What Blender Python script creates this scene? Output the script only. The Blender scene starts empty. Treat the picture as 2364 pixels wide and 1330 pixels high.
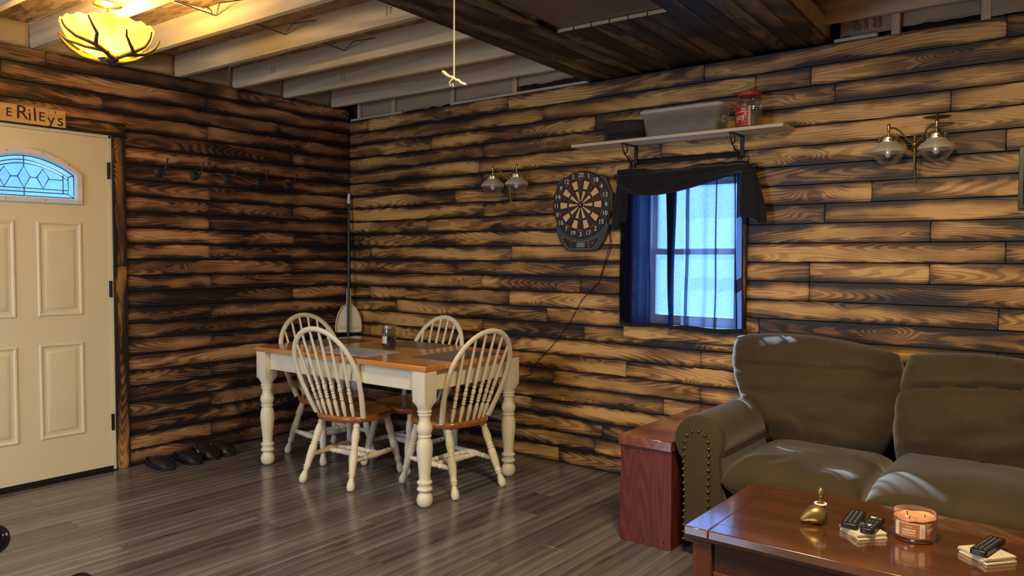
import bpy, bmesh, math, random
from mathutils import Vector, Matrix, noise
R = random.Random(11)
PI = math.pi
S = bpy.context.scene
COL = S.collection

# ------------------------------------------------------------------ camera
cam = bpy.data.cameras.new('camera')
cam.sensor_width = 36.0
cam.lens = 1768.56 / 2364 * 36
cam.clip_start = 0.05
co = bpy.data.objects.new('camera', cam)
COL.objects.link(co)
_a, _b, _c = 2.2351526, -0.0396856, 0.0032587
_f = Vector((math.cos(_b)*math.cos(_a), math.cos(_b)*math.sin(_a), math.sin(_b)))
_r = Vector((math.sin(_a), -math.cos(_a), 0)); _u = _r.cross(_f)
_r2 = math.cos(_c)*_r + math.sin(_c)*_u
_u2 = -math.sin(_c)*_r + math.cos(_c)*_u
co.matrix_world = Matrix(((_r2.x, _u2.x, -_f.x, 4.826), (_r2.y, _u2.y, -_f.y, -4.0496),
                          (_r2.z, _u2.z, -_f.z, 1.3205), (0, 0, 0, 1)))
S.camera = co

# ------------------------------------------------------------------ light
S.view_settings.view_transform = 'Standard'
S.view_settings.look = 'None'
S.view_settings.gamma = 1
S.view_settings.use_curve_mapping = False
S.view_settings.exposure = 0.30
w = bpy.data.worlds.new('daylight'); S.world = w; w.use_nodes = True
bg = w.node_tree.nodes['Background']
bg.inputs[0].default_value = (0.17, 0.43, 1.0, 1)
bg.inputs[1].default_value = 4.4

def lamp(name, kind, loc, energy, color, rot=(0, 0, 0), **kw):
    d = bpy.data.lights.new(name, kind); d.energy = energy; d.color = color
    for k, v in kw.items(): setattr(d, k, v)
    o = bpy.data.objects.new(name, d); COL.objects.link(o); o.location = loc; o.rotation_euler = rot
    return o
WARM = (1.0, 0.74, 0.42)
# two ceiling lamps of the room behind the camera
lamp('room_lamp', 'AREA', (4.3, -2.5, 2.44), 74, (1.0, 0.74, 0.40), shape='DISK', size=0.5)
lamp('room_lamp', 'AREA', (2.2, -4.6, 2.44), 46, (1.0, 0.80, 0.55), shape='DISK', size=0.5)
# added cool fill, standing in for an unseen window behind the camera
lamp('cool_fill', 'AREA', (1.6, -5.85, 1.4), 50, (0.50, 0.70, 1.0), rot=(PI/2, 0, 0), shape='RECTANGLE', size=1.6, size_y=1.2)
# low sun that slips past the edge of the curtain
sun = lamp('sun', 'SUN', (1, 2, 3), 42.0, (0.72, 0.92, 1.0), angle=0.012)
sun.rotation_euler = Vector((1.28, -1.0, -1.0)).to_track_quat('-Z', 'Y').to_euler()
# portals that let the sky in through the window and the door light
def portal(loc, rot, sx, sy):
    o = lamp('sky_portal', 'AREA', loc, 1, (1, 1, 1), rot=rot, shape='RECTANGLE', size=sx, size_y=sy)
    o.data.cycles.is_portal = True
portal((2.905, 0.20, 1.36), (-PI/2, 0, 0), 0.6, 0.9)
portal((-0.12, -2.333, 1.78), (0, -PI/2, 0), 0.3, 0.56)

# ------------------------------------------------------------------ materials
class NT:
    def __init__(s, name):
        s.m = bpy.data.materials.new(name); s.m.use_nodes = True
        s.t = s.m.node_tree; s.p = s.t.nodes['Principled BSDF']; s.out = s.t.nodes['Material Output']
    def n(s, ty, ins=None, **kw):
        x = s.t.nodes.new('ShaderNode' + ty)
        for k, v in kw.items(): setattr(x, k, v)
        for k, v in (ins or {}).items(): s.set(x.inputs[k], v)
        return x
    def set(s, sock, v):
        if isinstance(v, bpy.types.NodeSocket): s.t.links.new(v, sock)
        elif isinstance(v, bpy.types.Node): s.t.links.new(v.outputs[0], sock)
        else: sock.default_value = v
    def math(s, op, a, b=0.0, c=None, clamp=False):
        x = s.n('Math', {0: a, 1: b}, operation=op, use_clamp=clamp)
        if c is not None: s.set(x.inputs[2], c)
        return x.outputs[0]
    def ramp(s, fac, stops, interp='LINEAR'):
        x = s.n('ValToRGB', {0: fac}); e = x.color_ramp.elements; x.color_ramp.interpolation = interp
        while len(e) < len(stops): e.new(0.5)
        for el, (p, c) in zip(e, stops):
            el.position = p; el.color = (c[0], c[1], c[2], 1) if not isinstance(c, (int, float)) else (c, c, c, 1)
        return x.outputs[0]
    def mix(s, f, a, b, blend='MIX'):
        x = s.n('Mix', data_type='RGBA', blend_type=blend)
        s.set(x.inputs[0], f)
        for i, v in ((6, a), (7, b)):
            if isinstance(v, tuple): v = (v[0], v[1], v[2], 1)
            s.set(x.inputs[i], v)
        return x.outputs[2]
    def bump(s, h, strength=0.3, dist=0.002):
        b = s.n('Bump', {'Strength': strength, 'Distance': dist, 'Height': h})
        s.set(s.p.inputs['Normal'], b.outputs[0])
    def set_p(s, **kw):
        for k, v in kw.items():
            k = k.replace('_', ' ')
            if isinstance(v, tuple) and len(v) == 3: v = (v[0], v[1], v[2], 1)
            s.set(s.p.inputs[k], v)
        return s

def plain(name, col, rough=0.5, metal=0.0, var=0.08, scale=20, bump=0.0, spec=0.5, coat=0.0):
    s = NT(name)
    tc = s.n('TexCoord'); nz = s.n('TexNoise', {'Vector': tc.outputs['Object'], 'Scale': scale, 'Detail': 4})
    f = s.math('MULTIPLY_ADD', nz.outputs[0], 2*var, 1 - var)
    c = s.mix(1.0, (col[0], col[1], col[2]), (1, 1, 1), 'MULTIPLY')
    x = s.n('VectorMath', {0: c, 1: f}, operation='MULTIPLY')
    s.set_p(Base_Color=x.outputs[0], Roughness=rough, Metallic=metal, Specular_IOR_Level=spec, Coat_Weight=coat)
    if bump: s.bump(nz.outputs[0], bump)
    return s.m

def axes(s, along, across):
    g = s.n('NewGeometry'); sep = s.n('SeparateXYZ', {0: g.outputs['Position']})
    rnd = s.n('ObjectInfo').outputs['Random']
    a = s.math('MULTIPLY_ADD', rnd, 37.0, sep.outputs[along])
    b = s.math('MULTIPLY_ADD', rnd, 13.7, sep.outputs[across])
    return a, b, rnd

def burnt(name, along, across, gen_axis, bias=0.0, tint=(1, 1, 1), bright=1.0):
    """torched softwood boards: pale cathedral grain under soft brown to black scorching"""
    s = NT(name)
    a, b, rnd = axes(s, along, across)
    def vec(ka, kb, kc):
        return s.n('CombineXYZ', {0: s.math('MULTIPLY', a, ka), 1: s.math('MULTIPLY', b, kb), 2: s.math('MULTIPLY', rnd, kc)}).outputs[0]
    # knots
    vo = s.n('TexVoronoi', {'Vector': vec(2.3, 7.5, 50), 'Scale': 1.0, 'Randomness': 1.0})
    kd = vo.outputs['Distance']
    krnd = s.n('SeparateXYZ', {0: vo.outputs['Color']}).outputs[0]
    kon = s.math('GREATER_THAN', krnd, 0.45)
    kfall = s.math('MULTIPLY', s.ramp(kd, [(0.0, 1.0), (0.38, 0.0)], 'EASE'), kon)
    # cathedral grain: contour lines of a stretched noise, bent round the knots
    n1 = s.n('TexNoise', {'Vector': vec(0.62, 7.0, 31), 'Scale': 1.0, 'Detail': 1.0, 'Roughness': 0.35}).outputs[0]
    wob = s.n('TexNoise', {'Vector': vec(9, 30, 17), 'Scale': 1.0, 'Detail': 2}).outputs[0]
    h = s.math('ADD', n1, s.math('MULTIPLY', kfall, 0.12))
    h = s.math('ADD', h, s.math('MULTIPLY', wob, 0.022))
    line = s.math('SINE', s.math('MULTIPLY', h, 240.0))
    line = s.ramp(s.math('MULTIPLY_ADD', line, 0.5, 0.5), [(0.35, 0.0), (0.75, 1.0)])
    fine = s.n('TexNoise', {'Vector': vec(3.5, 150, 9), 'Scale': 1.0, 'Detail': 3, 'Roughness': 0.6}).outputs[0]
    # scorching: soft smudges, and singed long edges whose depth wanders along the board
    n3 = s.n('TexNoise', {'Vector': vec(1.6, 5.5, 71), 'Scale': 1.0, 'Detail': 2.2, 'Roughness': 0.5}).outputs[0]
    n4 = s.n('TexNoise', {'Vector': vec(6.0, 14, 23), 'Scale': 1.0, 'Detail': 3}).outputs[0]
    gen = s.n('SeparateXYZ', {0: s.n('TexCoord').outputs['Generated']})
    ge, el = gen.outputs[gen_axis], gen.outputs[{'X': 0, 'Y': 1, 'Z': 2}[along]]
    def edge(side, seed):
        nn = s.n('TexNoise', {'Vector': s.n('CombineXYZ', {0: s.math('MULTIPLY', a, 2.1), 1: seed, 2: s.math('MULTIPLY', rnd, 91)}).outputs[0], 'Scale': 1.0, 'Detail': 3.5, 'Roughness': 0.6}).outputs[0]
        d = ge if side == 0 else s.math('SUBTRACT', 1.0, ge)
        wd = s.math('MULTIPLY_ADD', nn, 1.75, -0.58)
        return s.math('MULTIPLY', s.math('SUBTRACT', 1.0, s.math('DIVIDE', d, s.math('MAXIMUM', wd, 0.06)), clamp=True), 0.80)
    e = s.math('MAXIMUM', edge(0, 3.3), edge(1, 8.8))
    ee = s.math('POWER', s.math('MULTIPLY', s.math('ABSOLUTE', s.math('SUBTRACT', el, 0.5)), 2.0), 22.0)
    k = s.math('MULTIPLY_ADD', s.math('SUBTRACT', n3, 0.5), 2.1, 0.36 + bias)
    k = s.math('ADD', k, s.math('MULTIPLY', s.math('SUBTRACT', n4, 0.5), 0.45))
    k = s.math('ADD', k, e)
    k = s.math('ADD', k, s.math('MULTIPLY', ee, s.math('MULTIPLY', n4, 0.5)))
    k = s.math('ADD', k, s.math('MULTIPLY', s.math('SUBTRACT', rnd, 0.5), 0.34))
    k = s.math('ADD', k, s.math('MULTIPLY', s.math('SUBTRACT', line, 0.55), 0.27))
    k = s.math('ADD', k, s.math('MULTIPLY', s.math('SUBTRACT', fine, 0.5), 0.20), clamp=True)
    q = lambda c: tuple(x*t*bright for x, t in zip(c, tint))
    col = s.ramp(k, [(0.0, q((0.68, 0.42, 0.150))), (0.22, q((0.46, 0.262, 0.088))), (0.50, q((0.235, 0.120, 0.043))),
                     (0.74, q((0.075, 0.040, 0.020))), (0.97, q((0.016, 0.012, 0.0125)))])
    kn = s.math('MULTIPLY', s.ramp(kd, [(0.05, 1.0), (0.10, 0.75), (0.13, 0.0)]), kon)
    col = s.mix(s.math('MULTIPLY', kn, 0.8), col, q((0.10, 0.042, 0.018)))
    s.set_p(Base_Color=col, Roughness=s.math('MULTIPLY_ADD', fine, 0.25, 0.36), Specular_IOR_Level=0.4)
    s.bump(s.math('ADD', s.math('MULTIPLY', line, 0.4), fine), 0.25, 0.002)
    return s.m

def wood(name, along, across, c0, c1, rough=0.35, freq=60, stretch=(0.8, 9), coat=0.0, cior=1.5, var=0.25, local=True, spec=0.5):
    s = NT(name)
    if local:
        sep = s.n('SeparateXYZ', {0: s.n('TexCoord').outputs['Object']})
    else:
        sep = s.n('SeparateXYZ', {0: s.n('NewGeometry').outputs['Position']})
    rnd = s.n('ObjectInfo').outputs['Random']
    a, b = sep.outputs[along], sep.outputs[across]
    third = [i for i in (0, 1, 2) if i not in ({'X': 0, 'Y': 1, 'Z': 2}[along], {'X': 0, 'Y': 1, 'Z': 2}[across])][0]
    def vec(ka, kb, kc):
        return s.n('CombineXYZ', {0: s.math('MULTIPLY_ADD', a, ka, s.math('MULTIPLY', rnd, kc)), 1: s.math('MULTIPLY', b, kb),
                                  2: s.math('MULTIPLY', sep.outputs[third], kb)}).outputs[0]
    n1 = s.n('TexNoise', {'Vector': vec(stretch[0], stretch[1], 31), 'Scale': 1.0, 'Detail': 1.5, 'Roughness': 0.4}).outputs[0]
    line = s.math('MULTIPLY_ADD', s.math('SINE', s.math('MULTIPLY', n1, freq)), 0.5, 0.5)
    fine = s.n('TexNoise', {'Vector': vec(4, 110, 7), 'Scale': 1.0, 'Detail': 3}).outputs[0]
    f = s.math('ADD', s.math('MULTIPLY', line, 0.55), s.math('MULTIPLY', fine, 0.5))
    f = s.math('ADD', f, s.math('MULTIPLY', s.math('SUBTRACT', rnd, 0.5), var), clamp=True)
    col = s.ramp(f, [(0.1, c0), (0.9, c1)])
    s.set_p(Base_Color=col, Roughness=rough, Coat_Weight=coat, Coat_IOR=cior, Coat_Roughness=0.10, Specular_IOR_Level=spec)
    s.bump(f, 0.08, 0.001)
    return s.m

def floor_mat():
    s = NT('grey_laminate')
    a, b, rnd = axes(s, 'Y', 'X')
    def vec(ka, kb, kc):
        return s.n('CombineXYZ', {0: s.math('MULTIPLY', a, ka), 1: s.math('MULTIPLY', b, kb), 2: s.math('MULTIPLY', rnd, kc)}).outputs[0]
    n1 = s.n('TexNoise', {'Vector': vec(0.8, 24, 40), 'Scale': 1.0, 'Detail': 4, 'Roughness': 0.6, 'Distortion': 0.3}).outputs[0]
    n2 = s.n('TexNoise', {'Vector': vec(3, 70, 12), 'Scale': 1.0, 'Detail': 3}).outputs[0]
    kn = s.n('TexVoronoi', {'Vector': vec(2.2, 14, 20), 'Scale': 1.0}).outputs['Distance']
    k = s.math('ADD', s.math('MULTIPLY', n1, 0.85), s.math('MULTIPLY', n2, 0.25))
    k = s.math('ADD', k, s.math('MULTIPLY', s.math('SUBTRACT', rnd, 0.5), 0.22))
    gx = s.n('SeparateXYZ', {0: s.n('TexCoord').outputs['Generated']}).outputs[0]
    k = s.math('ADD', k, s.math('MULTIPLY', s.math('SUBTRACT', s.math('FRACT', s.math('MULTIPLY', gx, 2.0)), 0.5), 0.20))
    k = s.math('SUBTRACT', k, s.ramp(kn, [(0.05, 0.28), (0.22, 0.0)]), clamp=True)
    col = s.ramp(k, [(0.16, (0.030, 0.027, 0.029)), (0.40, (0.078, 0.069, 0.073)), (0.62, (0.142, 0.127, 0.130)), (0.88, (0.26, 0.236, 0.232))])
    s.set_p(Base_Color=col, Roughness=s.math('MULTIPLY_ADD', n2, 0.10, 0.15), Specular_IOR_Level=0.5)
    s.bump(n2, 0.05, 0.001)
    return s.m

def fabric(name, col, col2, scale=420):
    s = NT(name)
    tc = s.n('TexCoord').outputs['Object']
    w1 = s.n('TexNoise', {'Vector': s.n('Mapping', {'Vector': tc, 'Scale': (1, 1, 0.25)}).outputs[0], 'Scale': scale, 'Detail': 2}).outputs[0]
    n = s.n('TexNoise', {'Vector': tc, 'Scale': 5, 'Detail': 3}).outputs[0]
    f = s.math('ADD', s.math('MULTIPLY', w1, 0.7), s.math('MULTIPLY', n, 0.4), clamp=True)
    s.set_p(Base_Color=s.ramp(f, [(0.3, col), (0.8, col2)]), Roughness=0.8, Sheen_Weight=0.35, Sheen_Roughness=0.4, Specular_IOR_Level=0.3)
    s.bump(w1, 0.5, 0.002)
    return s.m

def glass_thin(name, tint=(1, 1, 1), refl=0.08, rough=0.02, diffuse=0.0, dcol=(0.8, 0.8, 0.8)):
    """thin clear sheet: see-through, with a glossy skin"""
    s = NT(name); s.t.nodes.remove(s.p)
    tr = s.n('BsdfTransparent', {0: (tint[0], tint[1], tint[2], 1)})
    gl = s.n('BsdfGlossy', {'Color': (1, 1, 1, 1), 'Roughness': rough})
    lw = s.n('LayerWeight', {'Blend': 0.35})
    f = s.math('MULTIPLY_ADD', lw.outputs['Facing'], 0.55, refl, clamp=True)
    m = s.n('MixShader', {0: f, 1: tr.outputs[0], 2: gl.outputs[0]})
    if diffuse:
        d = s.n('BsdfDiffuse', {0: (dcol[0], dcol[1], dcol[2], 1)}); t = s.n('BsdfTranslucent', {0: (dcol[0], dcol[1], dcol[2], 1)})
        dt = s.n('MixShader', {0: 0.5, 1: d.outputs[0], 2: t.outputs[0]})
        m = s.n('MixShader', {0: diffuse, 1: m.outputs[0], 2: dt.outputs[0]})
    s.t.links.new(m.outputs[0], s.out.inputs[0])
    return s.m

def sheer_mat():
    s = NT('sheer_black_voile'); s.t.nodes.remove(s.p)
    lw = s.n('LayerWeight', {'Blend': 0.5})
    tr = s.n('BsdfTransparent', {0: (0.96, 0.97, 1, 1)})
    d = s.n('BsdfDiffuse', {0: (0.012, 0.014, 0.024, 1)}); t = s.n('BsdfTranslucent', {0: (0.035, 0.065, 0.15, 1)})
    dt = s.n('MixShader', {0: 0.5, 1: d.outputs[0], 2: t.outputs[0]})
    tc = s.n('TexCoord').outputs['Object']
    wv = s.n('TexNoise', {'Vector': tc, 'Scale': 260, 'Detail': 1}).outputs[0]
    f = s.math('ADD', s.math('MULTIPLY', s.math('POWER', lw.outputs['Facing'], 1.4), 0.60), s.math('MULTIPLY_ADD', wv, 0.30, 0.48), clamp=True)
    m = s.n('MixShader', {0: f, 1: tr.outputs[0], 2: dt.outputs[0]})
    s.t.links.new(m.outputs[0], s.out.inputs[0])
    return s.m

def pane_mat(name, k=1.0, g=1.0):
    """window pane with an obscuring film"""
    s = NT(name); s.t.nodes.remove(s.p)
    tc = s.n('TexCoord').outputs['Object']
    nz = s.n('TexNoise', {'Vector': s.n('Mapping', {'Vector': tc, 'Scale': (70, 70, 130)}).outputs[0], 'Scale': 1.0, 'Detail': 2}).outputs[0]
    big = s.n('TexNoise', {'Vector': s.n('Mapping', {'Vector': tc, 'Scale': (9, 9, 2.2)}).outputs[0], 'Scale': 1.0, 'Detail': 2}).outputs[0]  # broad streaks put uneven outdoor brightness into the pane tint
    f = s.math('ADD', s.math('MULTIPLY', nz, 0.35), s.math('MULTIPLY', big, 0.55))
    c = s.ramp(f, [(0.25, (0.62*k, 0.72*k*g, 0.86*k)), (0.62, (0.95*k, 0.98*k*g, 1.0*k))])
    tr = s.n('BsdfTransparent', {0: c}); tl = s.n('BsdfTranslucent', {0: c})
    gl = s.n('BsdfGlossy', {'Roughness': 0.08})
    m = s.n('MixShader', {0: 0.05, 1: tr.outputs[0], 2: tl.outputs[0]})
    m = s.n('MixShader', {0: 0.05, 1: m.outputs[0], 2: gl.outputs[0]})
    s.t.links.new(m.outputs[0], s.out.inputs[0])
    return s.m

def emit(name, col, strength):
    s = NT(name)
    s.set_p(Base_Color=col, Emission_Color=col, Emission_Strength=strength, Roughness=0.4)
    return s.m

M = {}
M['wall_back'] = burnt('scorched_boards_window_wall', 'X', 'Z', 2, bias=-0.02)
M['wall_left'] = burnt('scorched_boards_door_wall', 'Y', 'Z', 2, bias=0.09, tint=(0.90, 0.90, 1.28))  # blue tint puts a cool reflection into the board colour
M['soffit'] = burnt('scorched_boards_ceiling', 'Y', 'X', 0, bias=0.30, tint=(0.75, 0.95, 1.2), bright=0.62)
M['trim_v'] = burnt('scorched_trim_upright', 'Z', 'Y', 1, bias=0.36)
M['trim_y'] = burnt('scorched_trim_head', 'Y', 'Z', 2, bias=0.42)
M['trim_x'] = burnt('scorched_trim_apron', 'X', 'Z', 2, bias=-0.02)
M['trim_vx'] = burnt('scorched_trim_window', 'Z', 'X', 0, bias=0.10)
M['gap'] = plain('dark_gap_paper', (0.012, 0.010, 0.009), 0.9)
M['floor'] = floor_mat()
M['underlay'] = plain('dark_underlay', (0.03, 0.026, 0.023), 0.9)
M['joist'] = wood('raw_framing_lumber', 'X', 'Z', (0.48, 0.38, 0.24), (0.66, 0.54, 0.36), rough=0.75, freq=40, stretch=(0.35, 7), local=False, spec=0.2)
M['stud'] = wood('raw_stud_lumber', 'Z', 'X', (0.46, 0.36, 0.23), (0.62, 0.50, 0.34), rough=0.75, freq=40, stretch=(0.35, 7), local=False, spec=0.2)
M['kraft'] = plain('kraft_facing', (0.36, 0.285, 0.185), 0.7, var=0.15, scale=9, bump=0.5)
M['kraft_ink'] = plain('kraft_ink', (0.22, 0.10, 0.07), 0.8)
M['cream_paint'] = plain('cream_door_paint', (0.86, 0.80, 0.54), 0.42, var=0.03, scale=6)
M['white_vinyl'] = plain('white_vinyl', (0.82, 0.84, 0.86), 0.4, var=0.03)
M['white_paint'] = plain('antique_white_paint', (0.87, 0.83, 0.67), 0.38, var=0.06, scale=14)
M['black_metal'] = plain('black_iron', (0.015, 0.016, 0.018), 0.42, metal=0.6, var=0.2)
M['iron_green'] = plain('dark_patina_iron', (0.035, 0.05, 0.055), 0.5, metal=0.5, var=0.25, scale=60)
M['black_plastic'] = plain('black_plastic', (0.012, 0.013, 0.016), 0.35)
M['grey_plastic'] = plain('charcoal_plastic', (0.04, 0.045, 0.055), 0.45)
M['black_rubber'] = plain('black_rubber', (0.006, 0.008, 0.016), 0.55, var=0.2)
M['black_leather'] = plain('black_leather', (0.011, 0.010, 0.011), 0.38, var=0.2, scale=60, bump=0.2)
M['white_print'] = plain('white_print', (0.85, 0.85, 0.82), 0.5, var=0.02)
M['red_plastic'] = plain('red_plastic', (0.50, 0.05, 0.05), 0.4)
M['beige_plastic'] = plain('beige_plastic', (0.80, 0.52, 0.27), 0.5)
M['brass'] = plain('brass', (0.62, 0.45, 0.18), 0.25, metal=1.0, var=0.12, scale=30)
M['old_brass'] = plain('aged_brass', (0.27, 0.20, 0.075), 0.38, metal=0.75, var=0.2, scale=25)
M['silver'] = plain('brushed_nickel', (0.68, 0.64, 0.54), 0.3, metal=1.0)
M['nail'] = plain('bronze_nailhead', (0.16, 0.11, 0.06), 0.35, metal=0.9)
M['table_top'] = wood('honey_oak_varnish', 'X', 'Y', (0.50, 0.185, 0.038), (0.70, 0.31, 0.080), rough=0.20, freq=45, coat=0.4)
M['seat_wood'] = wood('honey_stained_seat', 'Y', 'X', (0.30, 0.095, 0.022), (0.44, 0.16, 0.040), rough=0.25, freq=40, coat=0.3)
M['cherry'] = wood('cherry_varnish', 'X', 'Y', (0.075, 0.023, 0.006), (0.125, 0.037, 0.009), rough=0.2, freq=30, stretch=(0.5, 5), coat=1.0, cior=2.3)
M['cherry_y'] = wood('cherry_varnish_end', 'Y', 'X', (0.072, 0.022, 0.006), (0.118, 0.035, 0.009), rough=0.2, freq=30, stretch=(0.5, 5), coat=1.0, cior=2.3)
M['cherry_leg'] = wood('cherry_leg', 'Z', 'X', (0.075, 0.022, 0.008), (0.12, 0.036, 0.012), rough=0.4, freq=30, spec=0.3)
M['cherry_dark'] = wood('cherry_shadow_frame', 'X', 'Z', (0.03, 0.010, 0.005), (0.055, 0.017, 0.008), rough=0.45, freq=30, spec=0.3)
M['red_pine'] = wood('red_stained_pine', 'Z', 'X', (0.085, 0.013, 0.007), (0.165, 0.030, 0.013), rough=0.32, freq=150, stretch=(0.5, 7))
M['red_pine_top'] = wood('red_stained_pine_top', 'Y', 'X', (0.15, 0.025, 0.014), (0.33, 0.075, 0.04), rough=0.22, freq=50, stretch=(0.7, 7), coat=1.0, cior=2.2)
M['sofa'] = fabric('olive_brown_upholstery', (0.032, 0.022, 0.009), (0.070, 0.049, 0.023))
M['sofa_dark'] = plain('sofa_under_cloth', (0.012, 0.011, 0.010), 0.9)
M['black_cloth'] = fabric('black_scarf_cloth', (0.004, 0.005, 0.009), (0.012, 0.014, 0.022), 300)
M['sheer'] = sheer_mat()
M['pane'] = pane_mat('filmed_window_pane')
M['door_pane'] = pane_mat('textured_door_glass', 0.26, 1.25)
M['clear_glass'] = glass_thin('clear_glass', (0.97, 0.98, 0.98))
M['smoke_glass'] = glass_thin('smoky_jar_glass', (0.55, 0.58, 0.56), refl=0.07)
M['frost_glass'] = glass_thin('frosted_lamp_glass', (0.98, 0.96, 0.9), refl=0.06, rough=0.25, diffuse=0.72, dcol=(0.92, 0.88, 0.76))
M['tub'] = glass_thin('cloudy_tub_plastic', (0.93, 0.94, 0.95), refl=0.05, rough=0.2, diffuse=0.30, dcol=(0.75, 0.77, 0.78))
M['tub_lid'] = glass_thin('cloudy_lid_plastic', (0.8, 0.8, 0.8), refl=0.05, rough=0.2, diffuse=0.9, dcol=(0.9, 0.89, 0.85))
M['shelf'] = plain('pale_laminate_shelf', (0.66, 0.58, 0.43), 0.4, var=0.05)
M['shelf_under'] = plain('shelf_board', (0.62, 0.62, 0.60), 0.35, var=0.04)
M['hat'] = plain('dark_brown_felt', (0.030, 0.019, 0.017), 0.85, var=0.2, scale=80)
M['lead'] = plain('lead_came', (0.03, 0.06, 0.13), 0.5)
M['sign'] = wood('pale_pine_sign', 'Y', 'Z', (0.62, 0.37, 0.12), (0.78, 0.52, 0.20), rough=0.5, freq=30, local=False)
M['burn_ink'] = plain('burned_letter', (0.03, 0.014, 0.007), 0.8)
M['green_pole'] = plain('dark_green_enamel', (0.008, 0.055, 0.042), 0.3)
M['cream_plastic'] = plain('cream_plastic', (0.74, 0.69, 0.54), 0.4, var=0.04)
M['bristle'] = plain('dark_bristle', (0.03, 0.03, 0.035), 0.8, var=0.4, scale=200, bump=0.6)
M['mat_grey'] = plain('charcoal_placemat', (0.13, 0.125, 0.15), 0.32, var=0.1, scale=90)
M['mat_glare'] = plain('blue_glare_placemat', (0.50, 0.66, 1.0), 0.3, var=0.06, scale=90)  # blue glare is put into the colour of this mat
M['mat_dark'] = plain('brown_grey_placemat', (0.10, 0.075, 0.06), 0.35, var=0.1, scale=90)
M['coaster'] = plain('stone_coaster', (0.62, 0.57, 0.45), 0.6, var=0.12, scale=50)
M['wax'] = plain('peach_wax', (0.80, 0.36, 0.20), 0.5, var=0.06)
M['brown_label'] = plain('brown_paper_label', (0.34, 0.13, 0.05), 0.6)
M['dark_wax'] = plain('dark_green_wax', (0.02, 0.03, 0.03), 0.4)
M['red_label'] = plain('red_paper_label', (0.42, 0.03, 0.025), 0.35)
M['cork'] = plain('brown_contents', (0.20, 0.16, 0.11), 0.8, var=0.4, scale=40, bump=0.6)
M['rope'] = plain('cotton_cord', (0.80, 0.74, 0.56), 0.8)
M['white_bead'] = plain('white_bead', (0.85, 0.83, 0.78), 0.3)
M['hatch'] = plain('brown_hardboard', (0.155, 0.105, 0.098), 0.35, var=0.05, scale=4)
M['raw_edge'] = plain('raw_cut_edge', (0.50, 0.38, 0.22), 0.7)
M['lcd'] = plain('lcd_glass', (0.20, 0.24, 0.20), 0.2)
M['antler'] = plain('antler_resin', (0.10, 0.062, 0.03), 0.55, var=0.3, scale=30)
M['cable'] = plain('white_cable', (0.80, 0.76, 0.66), 0.5)
M['wire'] = plain('steel_wire', (0.12, 0.11, 0.11), 0.5, metal=0.7)
M['plate'] = plain('primed_strip', (0.52, 0.48, 0.40), 0.5, var=0.05)
M['gloss_black'] = plain('glossy_black', (0.010, 0.011, 0.016), 0.12)

def osb_mat():
    s = NT('osb_sheathing')
    tc = s.n('NewGeometry').outputs['Position']
    v = s.n('TexVoronoi', {'Vector': s.n('Mapping', {'Vector': tc, 'Scale': (9, 42, 9), 'Rotation': (0, 0, 0.5)}).outputs[0], 'Scale': 1.0})
    n = s.n('TexNoise', {'Vector': s.n('Mapping', {'Vector': tc, 'Scale': (8, 60, 8), 'Rotation': (0, 0, 0.5)}).outputs[0], 'Scale': 1.0, 'Detail': 3}).outputs[0]
    f = s.math('ADD', s.math('MULTIPLY', s.n('SeparateXYZ', {0: v.outputs['Color']}).outputs[0], 0.6), s.math('MULTIPLY', n, 0.45))
    s.set_p(Base_Color=s.ramp(f, [(0.15, (0.14, 0.075, 0.035)), (0.5, (0.36, 0.22, 0.11)), (0.9, (0.55, 0.38, 0.21))]), Roughness=0.7)
    s.bump(f, 0.4, 0.004)
    return s.m
M['osb'] = osb_mat()

def bowl_mat():
    s = NT('amber_lamp_glass'); s.t.nodes.remove(s.p)
    tc = s.n('TexCoord').outputs['Object']
    n = s.n('TexNoise', {'Vector': tc, 'Scale': 11, 'Detail': 3}).outputs[0]
    c = s.ramp(n, [(0.3, (1.0, 0.58, 0.02)), (0.7, (1.0, 0.78, 0.07))])
    tl = s.n('BsdfTranslucent', {0: c}); gl = s.n('BsdfGlossy', {'Roughness': 0.15})
    em = s.n('Emission', {0: c, 1: 0.8})
    m = s.n('MixShader', {0: 0.05, 1: tl.outputs[0], 2: gl.outputs[0]})
    ad = s.n('AddShader', {0: m.outputs[0], 1: em.outputs[0]})
    s.t.links.new(ad.outputs[0], s.out.inputs[0])
    return s.m
M['bowl'] = bowl_mat()

# ------------------------------------------------------------------ mesh helpers
OFF = {}
def tag(o, label=None, cat=None, group=None, kind=None):
    for k, v in (('label', label), ('category', cat), ('group', group), ('kind', kind)):
        if v: o[k] = v
    return o
def thing(name, label, cat, loc=(0, 0, 0), group=None):
    o = bpy.data.objects.new(name, None); COL.objects.link(o); o.location = loc
    o.empty_display_size = 0.05
    OFF[o.name] = Vector(loc)
    return tag(o, label, cat, group)
def struct(name, loc=(0, 0, 0)):
    o = bpy.data.objects.new(name, None); COL.objects.link(o); o.location = loc
    o['kind'] = 'structure'; OFF[o.name] = Vector(loc)
    return o

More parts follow.
